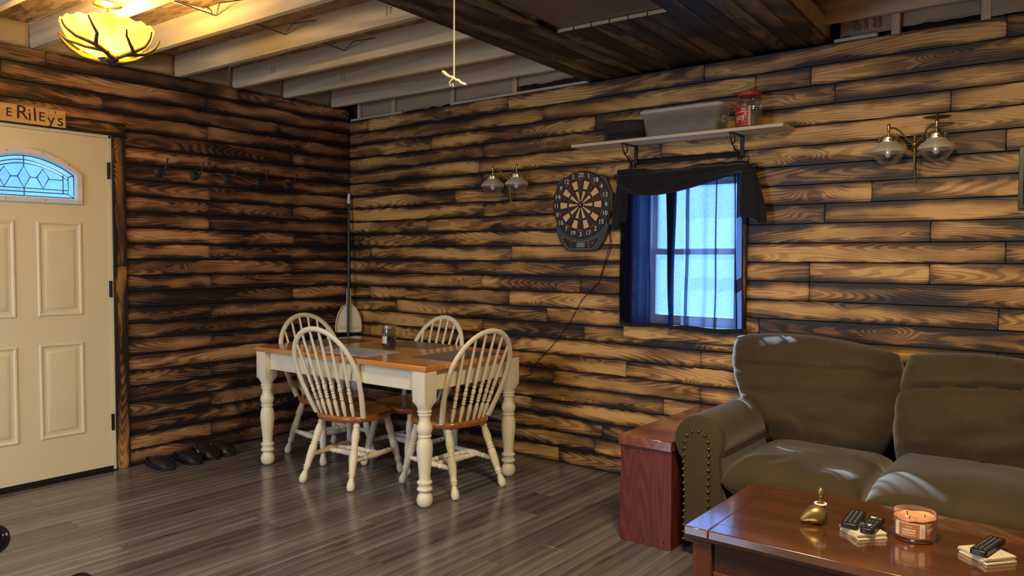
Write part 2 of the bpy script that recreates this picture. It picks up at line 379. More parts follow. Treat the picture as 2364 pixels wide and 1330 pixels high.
class MB:
    def __init__(s): s.v = []; s.f = []
    def add(s, vs, fs, mat=None):
        b = len(s.v)
        s.v += [tuple((mat @ Vector(v)) if mat else v) for v in vs]
        s.f += [tuple(i + b for i in f) for f in fs]
        return s
    def box(s, lo, hi, mat=None):
        (a, b, c), (d, e, f) = lo, hi
        return s.add([(a, b, c), (d, b, c), (d, e, c), (a, e, c), (a, b, f), (d, b, f), (d, e, f), (a, e, f)],
                     [(0, 3, 2, 1), (4, 5, 6, 7), (0, 1, 5, 4), (1, 2, 6, 5), (2, 3, 7, 6), (3, 0, 4, 7)], mat)
    def lathe(s, prof, n=20, mat=None, caps=True, sx=1.0, sy=1.0):
        """prof: list of (radius, z)"""
        vs, fs = [], []
        for r, z in prof:
            for i in range(n):
                t = 2*PI*i/n; vs.append((r*sx*math.cos(t), r*sy*math.sin(t), z))
        for j in range(len(prof)-1):
            for i in range(n):
                k = (i+1) % n
                fs.append((j*n+i, j*n+k, (j+1)*n+k, (j+1)*n+i))
        if caps:
            fs.append(tuple(reversed(range(n)))); fs.append(tuple(range((len(prof)-1)*n, len(prof)*n)))
        return s.add(vs, fs, mat)
    def turned(s, p0, p1, prof, n=12):
        """lathe between two points; prof: (t along 0..1, radius)"""
        p0, p1 = Vector(p0), Vector(p1); d = p1 - p0; L = d.length
        m = Matrix.Translation(p0) @ d.to_track_quat('Z', 'Y').to_matrix().to_4x4()
        return s.lathe([(r, t*L) for t, r in prof], n, m)
    def tube(s, pts, rad, n=8, closed=False, caps=True, flat=1.0, up=None):
        pts = [Vector(p) for p in pts]; N = len(pts)
        if not hasattr(rad, '__len__'): rad = [rad]*N
        vs, fs = [], []
        prev = None
        for i, p in enumerate(pts):
            a = pts[(i-1) % N] if (i > 0 or closed) else p
            b = pts[(i+1) % N] if (i < N-1 or closed) else p
            t = (b - a).normalized()
            if up is not None: u = Vector(up)
            elif prev is None: u = Vector((0, 0, 1)) if abs(t.z) < 0.9 else Vector((1, 0, 0))
            else: u = prev
            u = (u - t*u.dot(t))
            if u.length < 1e-6: u = t.orthogonal()
            u.normalize(); prev = u; q = t.cross(u)
            for k in range(n):
                an = 2*PI*k/n
                vs.append(tuple(p + u*(rad[i]*flat*math.cos(an)) + q*(rad[i]*math.sin(an))))
        for i in range(N if closed else N-1):
            j = (i+1) % N
            for k in range(n):
                l = (k+1) % n
                fs.append((i*n+k, i*n+l, j*n+l, j*n+k))
        if caps and not closed:
            fs.append(tuple(reversed(range(n)))); fs.append(tuple(range((N-1)*n, N*n)))
        return s.add(vs, fs)
    def prism(s, poly, d0, d1, axis='Z', mat=None):
        """extrude a 2D outline along an axis. axis Z: (x,y); Y: (x,z); X: (y,z)"""
        n = len(poly)
        def P(p, d): return {'Z': (p[0], p[1], d), 'Y': (p[0], d, p[1]), 'X': (d, p[0], p[1])}[axis]
        vs = [P(p, d0) for p in poly] + [P(p, d1) for p in poly]
        fs = [tuple(range(n)), tuple(reversed(range(n, 2*n)))] + [(i, i+n, (i+1) % n + n, (i+1) % n) for i in range(n)]
        return s.add(vs, fs, mat)
    def grid(s, fn, nu, nv, closed_u=False):
        vs = [tuple(fn(i/(nu if closed_u else nu-1), j/(nv-1))) for j in range(nv) for i in range(nu)]
        fs = []
        for j in range(nv-1):
            for i in range(nu if closed_u else nu-1):
                k = (i+1) % nu
                fs.append((j*nu+i, j*nu+k, (j+1)*nu+k, (j+1)*nu+i))
        return s.add(vs, fs)
    def ring(s, outer, inner, d0, d1, axis='Y'):
        """solid frame between two outlines with equal point counts"""
        n = len(outer)
        def P(p, d): return {'Z': (p[0], p[1], d), 'Y': (p[0], d, p[1]), 'X': (d, p[0], p[1])}[axis]
        vs = [P(p, d0) for p in outer] + [P(p, d0) for p in inner] + [P(p, d1) for p in outer] + [P(p, d1) for p in inner]
        fs = []
        for i in range(n):
            j = (i+1) % n
            fs += [(i, j, n+j, n+i), (2*n+i, 3*n+i, 3*n+j, 2*n+j), (i, 2*n+i, 2*n+j, j), (n+i, n+j, 3*n+j, 3*n+i)]
        return s.add(vs, fs)
    def sphere(s, c, r, nu=12, nv=8, sc=(1, 1, 1)):
        prof = [(max(1e-4, math.sin(PI*i/nv)), -math.cos(PI*i/nv)) for i in range(nv+1)]
        m = Matrix.Translation(c) @ Matrix.Diagonal((r*sc[0], r*sc[1], r*sc[2], 1))
        return s.lathe(prof, nu, m)
    def build(s, name, mat, parent=None, smooth=35, bevel=0.0, local=False, subsurf=0, seg=2, solid=0.0, recalc=True):
        me = bpy.data.meshes.new(name)
        off = OFF.get(parent.name, Vector((0, 0, 0))) if (parent is not None and not local) else Vector((0, 0, 0))
        me.from_pydata([tuple(Vector(v) - off) for v in s.v], [], s.f)
        if recalc:
            bm = bmesh.new(); bm.from_mesh(me); bmesh.ops.recalc_face_normals(bm, faces=bm.faces); bm.to_mesh(me); bm.free()
        me.materials.append(M[mat] if isinstance(mat, str) else mat)
        o = bpy.data.objects.new(name, me); COL.objects.link(o)
        if parent is not None: o.parent = parent
        OFF[o.name] = off
        if smooth:
            for p in me.polygons: p.use_smooth = True
            me.set_sharp_from_angle(angle=math.radians(smooth))
        if solid:
            md = o.modifiers.new('solid', 'SOLIDIFY'); md.thickness = solid; md.offset = 0
        if bevel:
            md = o.modifiers.new('bevel', 'BEVEL'); md.width = bevel; md.segments = seg; md.limit_method = 'ANGLE'
        if subsurf:
            md = o.modifiers.new('sub', 'SUBSURF'); md.levels = subsurf; md.render_levels = subsurf
        return o

def text_mesh(txt, size, mat4, name, mat, parent, depth=0.0006, align='CENTER'):
    cu = bpy.data.curves.new('t', 'FONT'); cu.body = txt; cu.size = size; cu.extrude = depth
    cu.align_x = align; cu.align_y = 'CENTER'; cu.resolution_u = 3
    to = bpy.data.objects.new('t', cu); COL.objects.link(to)
    bpy.context.view_layer.update()
    me = bpy.data.meshes.new_from_object(to.evaluated_get(bpy.context.evaluated_depsgraph_get()))
    bpy.data.objects.remove(to); bpy.data.curves.remove(cu)
    mb = MB(); mb.add([tuple(v.co) for v in me.vertices], [tuple(p.vertices) for p in me.polygons], mat4)
    bpy.data.meshes.remove(me)
    if name is None: return mb
    return mb.build(name, mat, parent, smooth=0, recalc=False)
def merge(mbs):
    o = MB()
    for m in mbs: o.add(m.v, m.f)
    return o
# text lying on a wall: facing -Y (window wall) or facing +X (door wall)
FACE_BACK = lambda x, y, z: Matrix.Translation((x, y, z)) @ Matrix.Rotation(PI/2, 4, 'X')
FACE_LEFT = lambda x, y, z: Matrix.Translation((x, y, z)) @ Matrix.Rotation(PI/2, 4, 'Z') @ Matrix.Rotation(PI/2, 4, 'X')

def plank(name, parent, mat, a0, a1, c0, c1, d0, d1, order, ch=0.0022):
    """board with chamfered face edges. a: along, c: across, d0 back, d1 face; order: maps (a,c,d) to xyz"""
    s = 1 if d1 > d0 else -1
    dm = d1 - s*ch
    def P(a, c, d):
        t = {'a': a, 'c': c, 'd': d}; return (t[order[0]], t[order[1]], t[order[2]])
    vs = [P(a0, c0, d0), P(a1, c0, d0), P(a1, c1, d0), P(a0, c1, d0),
          P(a0, c0, dm), P(a1, c0, dm), P(a1, c1, dm), P(a0, c1, dm),
          P(a0+ch, c0+ch, d1), P(a1-ch, c0+ch, d1), P(a1-ch, c1-ch, d1), P(a0+ch, c1-ch, d1)]
    fs = [(0, 3, 2, 1), (8, 9, 10, 11)]
    for i in range(4):
        j = (i+1) % 4
        fs += [(i, j, 4+j, 4+i), (4+i, 4+j, 8+j, 8+i)]
    mb = MB(); mb.add(vs, fs)
    return mb.build(name, mat, parent, smooth=0)

# ================================================================== THE ROOM
XR, YF, ZC = 6.2, -6.0, 2.63          # right wall, wall behind the camera, underside of the sheathing
# ---------------------------------------------------------------- floor
fl = struct('floor')
MB().box((-0.1, YF, -0.06), (XR, 0.1, -0.012)).build('underlay', 'underlay', fl, smooth=0)
BW = 0.127
nx = int(4.75/BW)
for i in range(nx + 1):
    x0 = i*BW; x1 = x0 + BW
    y = 0.0; L = [0.61, 1.22, 0.30, 0.91][(i*7 + i//3) % 4] if x0 > 1.3 else [1.22, 0.61, 1.22, 0.915][i % 4]
    ylim = -3.9
    while y > ylim:
        y2 = max(y - L, ylim); L = 1.22
        if ylim < y2 < ylim + 0.3: y2 = ylim
        plank('floor_board', fl, 'floor', y2 + 0.0006, y - 0.0006, x0 + 0.0006, x1 - 0.0006, -0.012, R.uniform(-0.0004, 0.0), ('c', 'a', 'd'), ch=0.0012)
        y = y2
rest = MB()
for (xa, xb, ya, yb) in [(0, (nx+1)*BW, YF, -3.9), ((nx+1)*BW, XR, YF, 0)]:
    x = xa
    while x < xb - 0.001:
        x2 = min(x + BW, xb)
        rest.box((x + 0.0006, ya, -0.012), (x2 - 0.0006, yb, -0.0004)); x = x2
tag(rest.build('floor_boards_out_of_view', 'floor', fl, smooth=0), kind='stuff')

# ---------------------------------------------------------------- window wall (y = 0)
wb = struct('wall_back')
WX0, WX1, WZ0, WZ1 = 2.61, 3.21, 0.925, 1.800          # window opening
sh = MB()
sh.box((-0.12, 0.018, 0), (WX0, 0.125, 2.40)).box((WX1, 0.018, 0), (XR, 0.125, 2.40))
sh.box((WX0, 0.018, 0), (WX1, 0.125, WZ0)).box((WX0, 0.018, WZ1), (WX1, 0.125, 2.40))
sh.build('sheathing', 'gap', wb, smooth=0)
JB = {1: [2.31], 3: [1.82], 4: [2.78], 5: [1.99, 3.01], 6: [2.53], 7: [0.24, 3.01], 8: [1.39, 2.23, 3.65, 4.43], 9: [1.94], 10: [4.43],
      11: [1.39, 2.2], 12: [1.14, 3.6, 4.15], 13: [0.26, 1.65], 14: [1.14, 4.15], 15: [0.87], 16: [1.4, 3.89], 17: [1.14, 4.08],
      18: [1.4, 2.8, 4.44], 19: [1.36, 2.75, 4.17], 20: [1.4, 4.22], 21: [0.91, 2.3, 3.71], 22: [0.51, 1.9, 3.3, 3.59],
      23: [0.22, 1.62, 3.01, 4.43]}
for k in range(24):
    js = sorted(JB.get(k, []))
    if not js: js = [R.uniform(0.5, 1.3)]
    while js[0] > 1.45: js.insert(0, js[0] - 1.4)
    out = [0.0]
    for j in js:
        while j - out[-1] > 1.95 and out[-1] > 0: out.append(out[-1] + 1.4)
        if j - out[-1] > 0.12: out.append(j)
    while out[-1] < 4.75: out.append(out[-1] + 1.4)
    for a, b in zip(out, out[1:]):
        if a > 4.75: continue
        pieces = [(a, b)]
        if 9 <= k <= 18:
            pieces = []
            if a < WX0 - 0.03: pieces.append((a, min(b, WX0 - 0.03)))
            if b > WX1 + 0.03: pieces.append((max(a, WX1 + 0.03), b))
        for p, q in pieces:
            if q - p < 0.02: continue
            f = R.uniform(-0.0022, 0.0008)
            plank('wall_plank', wb, 'wall_back', p + 0.0008, q - 0.0008, k*0.1 + 0.0009, k*0.1 + 0.0991, 0.018, f, ('a', 'd', 'c'))
# the wall goes on to the right beyond the frame
tag(merge([MB().box((6.2 - 0.05, -0.0, k*0.1 + 0.001), (6.2, 0.018, k*0.1 + 0.099)) for k in range(24)]).build('wall_planks_out_of_view', 'wall_back', wb, smooth=0), kind='stuff')

# ---------------------------------------------------------------- window
wn = struct('window_1')
def P(name, mb, mat, parent, **kw): return mb.build(name, mat, parent, **kw)
P('jamb', MB().box((WX0 - 0.012, 0.0, WZ0 - 0.01), (WX0 + 0.004, 0.16, WZ1 + 0.01)), 'trim_vx', wn, smooth=0)
P('jamb', MB().box((WX1 - 0.004, 0.0, WZ0 - 0.01), (WX1 + 0.012, 0.16, WZ1 + 0.01)), 'trim_vx', wn, smooth=0)
P('head_jamb', MB().box((WX0, 0.0, WZ1 - 0.004), (WX1, 0.16, WZ1 + 0.012)), 'trim_x', wn, smooth=0)
P('sill', MB().box((WX0, 0.0, WZ0 - 0.012), (WX1, 0.16, WZ0 + 0.004)), 'trim_x', wn, smooth=0)
def rect(x0, x1, z0, z1): return [(x0, z0), (x1, z0), (x1, z1), (x0, z1)]
fx0, fx1, fz0, fz1 = WX0 + 0.004, WX1 - 0.004, WZ0 + 0.004, WZ1 - 0.004
P('window_frame', MB().ring(rect(fx0, fx1, fz0, fz1), rect(fx0 + 0.022, fx1 - 0.022, fz0 + 0.022, fz1 - 0.022), 0.10, 0.16), 'white_vinyl', wn, bevel=0.002)
for nm, z0, z1, yy in (('lower_sash', fz0 + 0.02, 1.375, 0.108), ('upper_sash', 1.345, fz1 - 0.02, 0.128)):
    sa = P(nm, MB().ring(rect(fx0 + 0.02, fx1 - 0.02, z0, z1), rect(fx0 + 0.052, fx1 - 0.052, z0 + 0.034, z1 - 0.034), yy, yy + 0.022), 'white_vinyl', wn, bevel=0.002)
    P('pane', MB().add([(fx0 + 0.05, yy + 0.009, z0 + 0.032), (fx1 - 0.05, yy + 0.009, z0 + 0.032), (fx1 - 0.05, yy + 0.009, z1 - 0.032), (fx0 + 0.05, yy + 0.009, z1 - 0.032)], [(0, 1, 2, 3)]), 'pane', sa, smooth=0)
plank('casing_board', wn, 'trim_vx', 0.925, 1.80, WX1 + 0.001, 3.272, 0.002, -0.012, ('c', 'd', 'a'))
plank('casing_board', wn, 'trim_vx', 0.925, 1.80, 2.545, WX0 - 0.001, 0.002, -0.012, ('c', 'd', 'a'))
plank('head_board', wn, 'trim_x', 2.545, 3.272, 1.801, 1.872, 0.0, -0.013, ('a', 'd', 'c'))
plank('apron_board', wn, 'trim_x', 2.518, 3.272, 0.838, 0.924, 0.002, -0.013, ('a', 'd', 'c'))

# ---------------------------------------------------------------- door wall (x = 0)
wl = struct('wall_left')
DY0, DY1, DZ1 = -2.80, -1.862, 2.052                    # door opening
sh = MB()
sh.box((-0.12, DY1, 0), (-0.018, 0.125, 2.49)).box((-0.12, YF, 0), (-0.018, DY0, 2.49)).box((-0.12, DY0, DZ1), (-0.018, DY1, 2.49))
sh.build('sheathing', 'gap', wl, smooth=0)
JL = {1: [-1.22], 3: [-1.22], 5: [-1.22], 7: [-1.21], 9: [-1.21], 10: [-0.55], 11: [-1.21], 12: [-0.54], 13: [-1.22], 14: [-0.54], 15: [-1.22],
      16: [-0.54, -1.22], 17: [-1.21], 18: [-0.54], 19: [-1.22], 20: [-0.54], 21: [-1.22], 22: [-0.67, -1.9], 23: [-1.22], 24: [-0.99, -2.21]}
for k in range(25):
    z0, z1 = k*0.1 + 0.0009, k*0.1 + 0.0991
    if k == 24: z1 = 2.49
    end = -3.7 if k >= 21 else -1.777
    out = [0.0] + [j for j in JL.get(k, []) if j > end + 0.05]
    if k >= 21:
        while out[-1] - 1.22 > end: out.append(out[-1] - 1.22)
    out.append(end)
    for a, b in zip(out, out[1:]):
        f = R.uniform(-0.0008, 0.0022)
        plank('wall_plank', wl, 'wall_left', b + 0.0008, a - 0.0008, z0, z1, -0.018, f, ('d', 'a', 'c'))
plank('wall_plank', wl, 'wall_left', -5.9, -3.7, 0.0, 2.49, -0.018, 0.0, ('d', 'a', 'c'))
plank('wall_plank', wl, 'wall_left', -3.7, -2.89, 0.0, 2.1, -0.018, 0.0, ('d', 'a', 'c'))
# door casing
t1 = struct('trim_1')
plank('side_casing', t1, 'trim_v', 0.0, 1.26, -1.858, -1.776, -0.004, 0.012, ('d', 'c', 'a'))
plank('side_casing', t1, 'trim_v', 1.262, 2.052, -1.858, -1.776, -0.004, 0.012, ('d', 'c', 'a'))
plank('side_casing', t1, 'trim_v', 0.0, 2.052, -2.90, -2.815, -0.004, 0.012, ('d', 'c', 'a'))
plank('head_casing', t1, 'trim_y', -2.90, -1.774, 2.054, 2.136, -0.004, 0.014, ('d', 'a', 'c'))

# ---------------------------------------------------------------- door
dr = struct('door_1')
CY = -2.333                                             # middle of the door
y0, y1 = CY - 0.457, CY + 0.457
def arch(hw, zb, zs, zp, n=17):
    """outline: flat foot, upright sides, arched head; (y, z)"""
    pts = [(CY - hw, zb), (CY + hw, zb)]
    for i in range(n):
        t = -1 + 2*i/(n-1)
        pts.append((CY - hw*t, zs + (zp - zs)*math.cos(t*PI/2)**0.85 if abs(t) < 1 else zs))
    return pts
hole = arch(0.285, 1.640, 1.803, 1.912)
top = [(y0, 1.64), (CY - 0.285, 1.64)] + list(reversed(hole[2:])) + [(CY + 0.285, 1.64), (y1, 1.64), (y1, 2.035), (y0, 2.035)]
slab = MB().box((-0.045, y0, 0.022), (-0.002, y1, 1.64))
slab.prism(top, -0.045, -0.002, 'X')
P('door_slab', slab, 'cream_paint', dr, smooth=0)
def nested(prof, a0, a1, b0, b1, at):
    mb = MB(); vs, fs = [], []
    for ins, d in prof:
        vs += [(at + d, a0 + ins, b0 + ins), (at + d, a1 - ins, b0 + ins), (at + d, a1 - ins, b1 - ins), (at + d, a0 + ins, b1 - ins)]
    for j in range(len(prof)-1):
        for i in range(4):
            k = (i+1) % 4; fs.append((j*4+i, j*4+k, j*4+4+k, j*4+4+i))
    n = len(prof)*4; fs.append((n-4, n-3, n-2, n-1))
    return mb.add(vs, fs)
PROF = [(0.0, -0.004), (0.0, 0.001), (0.006, 0.007), (0.014, 0.006), (0.024, -0.0015), (0.034, -0.0012), (0.052, 0.006), (0.06, 0.0065)]
for (a, b) in ((-2.278, -2.034), (-2.632, -2.388)):
    for (c, d) in ((0.972, 1.522), (0.258, 0.812)):
        P('door_panel', nested(PROF, a, b, c, d, -0.002), 'cream_paint', dr, smooth=20)
lf = P('light_frame', MB().ring(arch(0.304, 1.624, 1.800, 1.930), arch(0.268, 1.655, 1.795, 1.892), -0.03, 0.012, 'X'), 'white_vinyl', dr, bevel=0.004, smooth=30)
sc = MB()
for yy, zz in [(CY + 0.285, 1.64), (CY + 0.1, 1.64), (CY - 0.1, 1.64), (CY + 0.287, 1.735), (CY + 0.23, 1.853), (CY + 0.09, 1.905), (CY - 0.09, 1.905)]:
    sc.lathe([(0.003, 0), (0.003, 0.0012)], 8, Matrix.Translation((0.012, yy, zz)) @ Matrix.Rotation(PI/2, 4, 'Y'))
P('screw', sc, 'black_metal', lf)
ap = arch(0.272, 1.652, 1.797, 1.896)
P('pane', MB().add([(-0.019, y, z) for y, z in ap], [tuple(range(len(ap)))]), 'door_pane', dr, smooth=0)
# lead cames of the fan light, and the cut diamonds
cm = MB()
def came(*pts, r=0.0030): cm.tube([(-0.012, y, z) for y, z in pts], r, 5)
def arc(hw, zs, zp, n=15): return [(CY - hw*t, zs + (zp - zs)*math.cos(t*PI/2)**0.85 if abs(t) < 0.999 else zs) for t in [-1 + 2*i/(n-1) for i in range(n)]]
came(*arc(0.262, 1.792, 1.886)); came((CY - 0.262, 1.792), (CY - 0.262, 1.661), (CY + 0.262, 1.661), (CY + 0.262, 1.792))
came(*arc(0.232, 1.782, 1.863)); came(*arc(0.232, 1.764, 1.843))
came((CY - 0.232, 1.782), (CY - 0.232, 1.684), (CY + 0.232, 1.684), (CY + 0.232, 1.782))
came((CY - 0.232, 1.704), (CY + 0.232, 1.704))
for sgn in (1, -1):
    came((CY + sgn*0.204, 1.684), (CY + sgn*0.204, 1.792)); came((CY + sgn*0.232, 1.684), (CY + sgn*0.262, 1.661)); came((CY + sgn*0.232, 1.782), (CY + sgn*0.262, 1.792))
    came((CY + sgn*0.204, 1.762), (CY + sgn*0.1305, 1.762))
DI = [-0.098, 0.0, 0.098]
for c in DI:
    came((CY + c - 0.032, 1.768), (CY + c, 1.828 - abs(c)*0.1), (CY + c + 0.032, 1.768), (CY + c, 1.706), (CY + c - 0.032, 1.768))
came((CY - 0.066, 1.766), (CY - 0.032, 1.768)); came((CY + 0.032, 1.768), (CY + 0.066, 1.766))
came((CY, 1.828), (CY, 1.886)); came((CY, 1.661), (CY, 1.706))
P('lead_came', cm, 'lead', dr, smooth=60)
for c in DI:
    d = 0.030; zt, zb = 1.826 - abs(c)*0.1, 1.708
    P('bevelled_diamond', MB().add([(-0.014, CY + c - d, 1.768), (-0.014, CY + c, zb), (-0.014, CY + c + d, 1.768), (-0.014, CY + c, zt), (-0.009, CY + c, 1.768)],
      [(0, 1, 4), (1, 2, 4), (2, 3, 4), (3, 0, 4)]), 'clear_glass', dr, smooth=0)
P('jamb', MB().box((-0.05, y1 + 0.0015, 0.0), (0.004, DY1 + 0.003, DZ1)).box((-0.05, DY0, 0), (0.004, y0 - 0.0015, DZ1)).box((-0.05, DY0, 2.0365), (0.004, DY1, DZ1 + 0.003)), 'cream_paint', dr, smooth=0)
for zz in (0.30, 1.12, 1.84):
    h = MB().tube([(0.006, y1 + 0.003, zz - 0.05), (0.006, y1 + 0.003, zz + 0.05)], 0.0065, 10)
    h.box((-0.004, y1 - 0.006, zz - 0.05), (0.002, y1 + 0.012, zz + 0.05))
    P('hinge', h, 'black_metal', dr)
P('door_knob', MB().lathe([(0.032, 0), (0.032, 0.006), (0.013, 0.012), (0.012, 0.03), (0.024, 0.042), (0.027, 0.055), (0.020, 0.066), (0.004, 0.069)], 24, Matrix.Translation((-0.002, y0 + 0.07, 0.95)) @ Matrix.Rotation(PI/2, 4, 'Y')), 'brass', dr, smooth=50)
P('door_sweep', MB().box((-0.044, y0, 0.006), (0.003, y1, 0.030)), 'black_rubber', dr, smooth=0)
P('threshold', MB().prism([(-0.06, 0.0), (0.03, 0.0), (0.02, 0.008), (-0.05, 0.010)], y0 - 0.01, y1 + 0.01, 'Y'), 'black_metal', dr, smooth=0)

# ---------------------------------------------------------------- walls out of view
wr = struct('wall_right'); MB().box((XR, YF, 0), (XR + 0.1, 0.125, ZC)).build('boarding', 'wall_left', wr, smooth=0)
wf = struct('wall_front'); MB().box((-0.1, YF - 0.1, 0), (XR, YF, ZC)).build('boarding', 'wall_back', wf, smooth=0)

# ---------------------------------------------------------------- ceiling
ce = struct('ceiling')
for i, (xa, xb) in enumerate([(-0.2, 2.42), (2.425, 4.86), (4.865, XR + 0.1)]):
    for j in range(5):
        ya = 0.2 - j*1.245
        MB().box((xa, ya - 1.24, ZC), (xb, ya, ZC + 0.012)).build('sheathing_panel', 'osb', ce, smooth=0)
SK = 0.031
JY = [-0.165, -0.605, -1.015, -1.435, -1.860, -2.285, -2.69] + [-3.10 - 0.41*i for i in range(7)]
for jy in JY:
    ro = Matrix.Translation((0, jy, 0)) @ Matrix.Rotation(SK, 4, 'Z')
    MB().box((-0.10, 0.0, 2.49), (6.15, 0.038, ZC), ro).build('joist', 'joist', ce, smooth=0, bevel=0.003)
# rim boards and crumpled kraft facing that close the joist bays over the door wall
for ya, yb in zip(JY, JY[1:8]):
    MB().box((-0.06, yb + 0.04, 2.492), (-0.035, ya - 0.002, ZC)).build('rim_board', 'joist', ce, smooth=0)
    def kf(u, v, ya=ya, yb=yb):
        y = yb + 0.045 + (ya - yb - 0.05)*u
        return Vector((-0.02 + 0.014*noise.noise((y*9, v*3, 1.3)) , y, 2.50 + (ZC - 2.50)*v))
    MB().grid(kf, 14, 5).build('kraft_facing', 'kraft', ce, smooth=60, solid=0.001)
MB().box((-0.12, YF, 2.49), (-0.065, 0.125, ZC)).build('rim_sheathing', 'gap', ce, smooth=0)
# bay between the last joist and the window wall: studs, strip and insulation
for xx in (0.10, 0.49, 1.10, 1.66, 3.98, 4.35):
    MB().box((xx - 0.019, -0.002 if xx > 3.9 else 0.012, 2.395), (xx + 0.019, 0.06, ZC)).build('stud', 'stud', ce, smooth=0, bevel=0.002)
for xa, xb in ((0.02, 0.60), (1.10, 2.25), (3.70, 3.90)):
    MB().box((xa, -0.004, 2.400), (xb, 0.03, 2.416)).build('top_strip', 'plate', ce, smooth=0, bevel=0.002)
def batt(x0, x1, zb, seed, y=0.03, cut=0.0):
    def f(u, v):
        x = x0 + (x1 - x0)*u
        lo = zb + 0.012*noise.noise((x*14, seed, 0)) + cut*(0.5 + 0.5*noise.noise((x*5, seed, 4)))
        b = 0.012*math.sin(PI*u)*math.sin(PI*min(1, v*1.1)) + 0.012*noise.noise((x*8, v*4, seed))
        return Vector((x, y - b, lo + (ZC - lo)*v))
    return MB().grid(f, 26, 8).build('insulation_batt', 'kraft', ce, smooth=60, solid=0.004)
batt(0.12, 0.475, 2.415, 1); batt(0.51, 1.085, 2.415, 2); batt(1.12, 1.645, 2.42, 3); batt(1.68, 2.30, 2.44, 4, cut=0.03)
batt(3.72, 3.965, 2.425, 5); batt(4.0, 4.33, 2.43, 6); b7 = batt(4.37, 4.9, 2.405, 7, y=0.0)
MB().box((-0.12, 0.06, 2.39), (XR, 0.125, ZC)).build('dark_cavity', 'gap', ce, smooth=0)
# printed rating on the facing, upside down as it hangs
text_mesh('R19', 0.085, FACE_BACK(3.845, 0.004, 2.475) @ Matrix.Rotation(PI, 4, 'Z'), 'facing_print', 'kraft_ink', ce)
text_mesh('R19', 0.085, FACE_BACK(4.60, -0.022, 2.475) @ Matrix.Rotation(PI, 4, 'Z'), 'facing_print', 'kraft_ink', ce)
# lumber grade stamps
for (x, j) in ((0.42, 2), (1.93, 3), (0.62, 1)):
    st = [text_mesh(t, 0.016, FACE_BACK(x + dx, JY[j] + SK*x - 0.0012, 2.555) @ Matrix.Rotation(SK, 4, 'Y') @ Matrix.Rotation(PI/2, 4, 'Z'), None, None, None) for t, dx in (('II.II-TI-II', 0), ('I III III I', 0.03))]
    merge(st).build('grade_stamp', 'burn_ink', ce, smooth=0, recalc=False)
# spring-wire insulation hangers between joists
for j in (2, 3, 4):
    yf, yb = JY[j] + SK*1.13 - 0.003, JY[j+1] + SK*1.13 + 0.039
    MB().tube([(1.19, yb, 2.575), (1.13, yf, 2.57), (1.33, yf - 0.10, 2.57), (1.40, yf, 2.60)], 0.0032, 6).build('wire_hanger', 'wire', ce)
# white cable stapled along a bay
MB().tube([(1.20, -2.20, 2.622), (1.058, -2.064, 2.618), (1.03, -2.0, 2.617), (1.025, -1.90, 2.618), (1.085, JY[4] + SK*1.085 - 0.006, 2.600), (1.088, JY[4] + SK*1.088 - 0.006, 2.575)], 0.006, 8).build('cable', 'cable', ce)

# planked part of the ceiling with the attic hatch
ST = 0.057
NP, PW, SX = 15, 0.0955, 2.235
HX0, HX1, HY1, HY0 = 2.708, 3.283, -0.975, -2.35
TR = Matrix.Translation((SX, 0, 0)) @ Matrix.Rotation(ST, 4, 'Z') @ Matrix.Translation((-SX, 0, 0))
joints = {0: [-1.2], 1: [-1.57], 2: [-0.5], 3: [-1.13], 4: [-1.235], 9: [-0.55], 11: [-0.8], 13: [-0.4]}
hx = HX0 - 0.055, HX1 - 0.055
for i in range(NP):
    xa = SX + i*PW; xb = xa + PW
    xs = (xa + xb)/2
    cuts = [0.03] + joints.get(i, []) + [-3.2]
    for a, b in zip(cuts, cuts[1:]):
        segs = [(b, a)]
        if hx[0] < xs < hx[1]:
            segs = [(max(b, HY1), a)] if a > HY1 else []
            if b < HY0: segs.append((b, min(a, HY0)))
        for p, q in segs:
            if q - p < 0.03: continue
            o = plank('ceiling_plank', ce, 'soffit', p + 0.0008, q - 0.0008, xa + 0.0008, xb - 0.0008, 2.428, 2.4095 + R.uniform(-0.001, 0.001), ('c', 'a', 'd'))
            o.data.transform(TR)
for ya in (-0.10, -0.5, -0.92, -2.45, -2.9):
    MB().box((SX + 0.01, ya - 0.03, 2.428), (SX + NP*PW - 0.01, ya + 0.03, 2.489), TR).build('furring_strip', 'joist', ce, smooth=0)
MB().box((SX + NP*PW - 0.03, -3.2, 2.429), (SX + NP*PW - 0.004, 0.01, 2.53), TR).build('edge_board', 'joist', ce, smooth=0, bevel=0.002)
MB().box((SX + 0.004, -3.2, 2.429), (SX + 0.03, 0.01, 2.49), TR).build('edge_board', 'joist', ce, smooth=0, bevel=0.002)
ha = MB().box((hx[0] - 0.02, HY0 - 0.02, 2.430), (hx[1] + 0.02, HY1 + 0.02, 2.440), TR)
ha.build('hatch_panel', 'hatch', ce, smooth=0)
k = 0
for i in range(NP):
    xa = SX + i*PW
    if hx[0] < xa + PW/2 < hx[1]:
        MB().box((xa + 0.003, HY1 - 0.0035, 2.411), (xa + PW - 0.003, HY1 - 0.0008, 2.4275), TR).build('cut_end', 'raw_edge', ce, smooth=0)

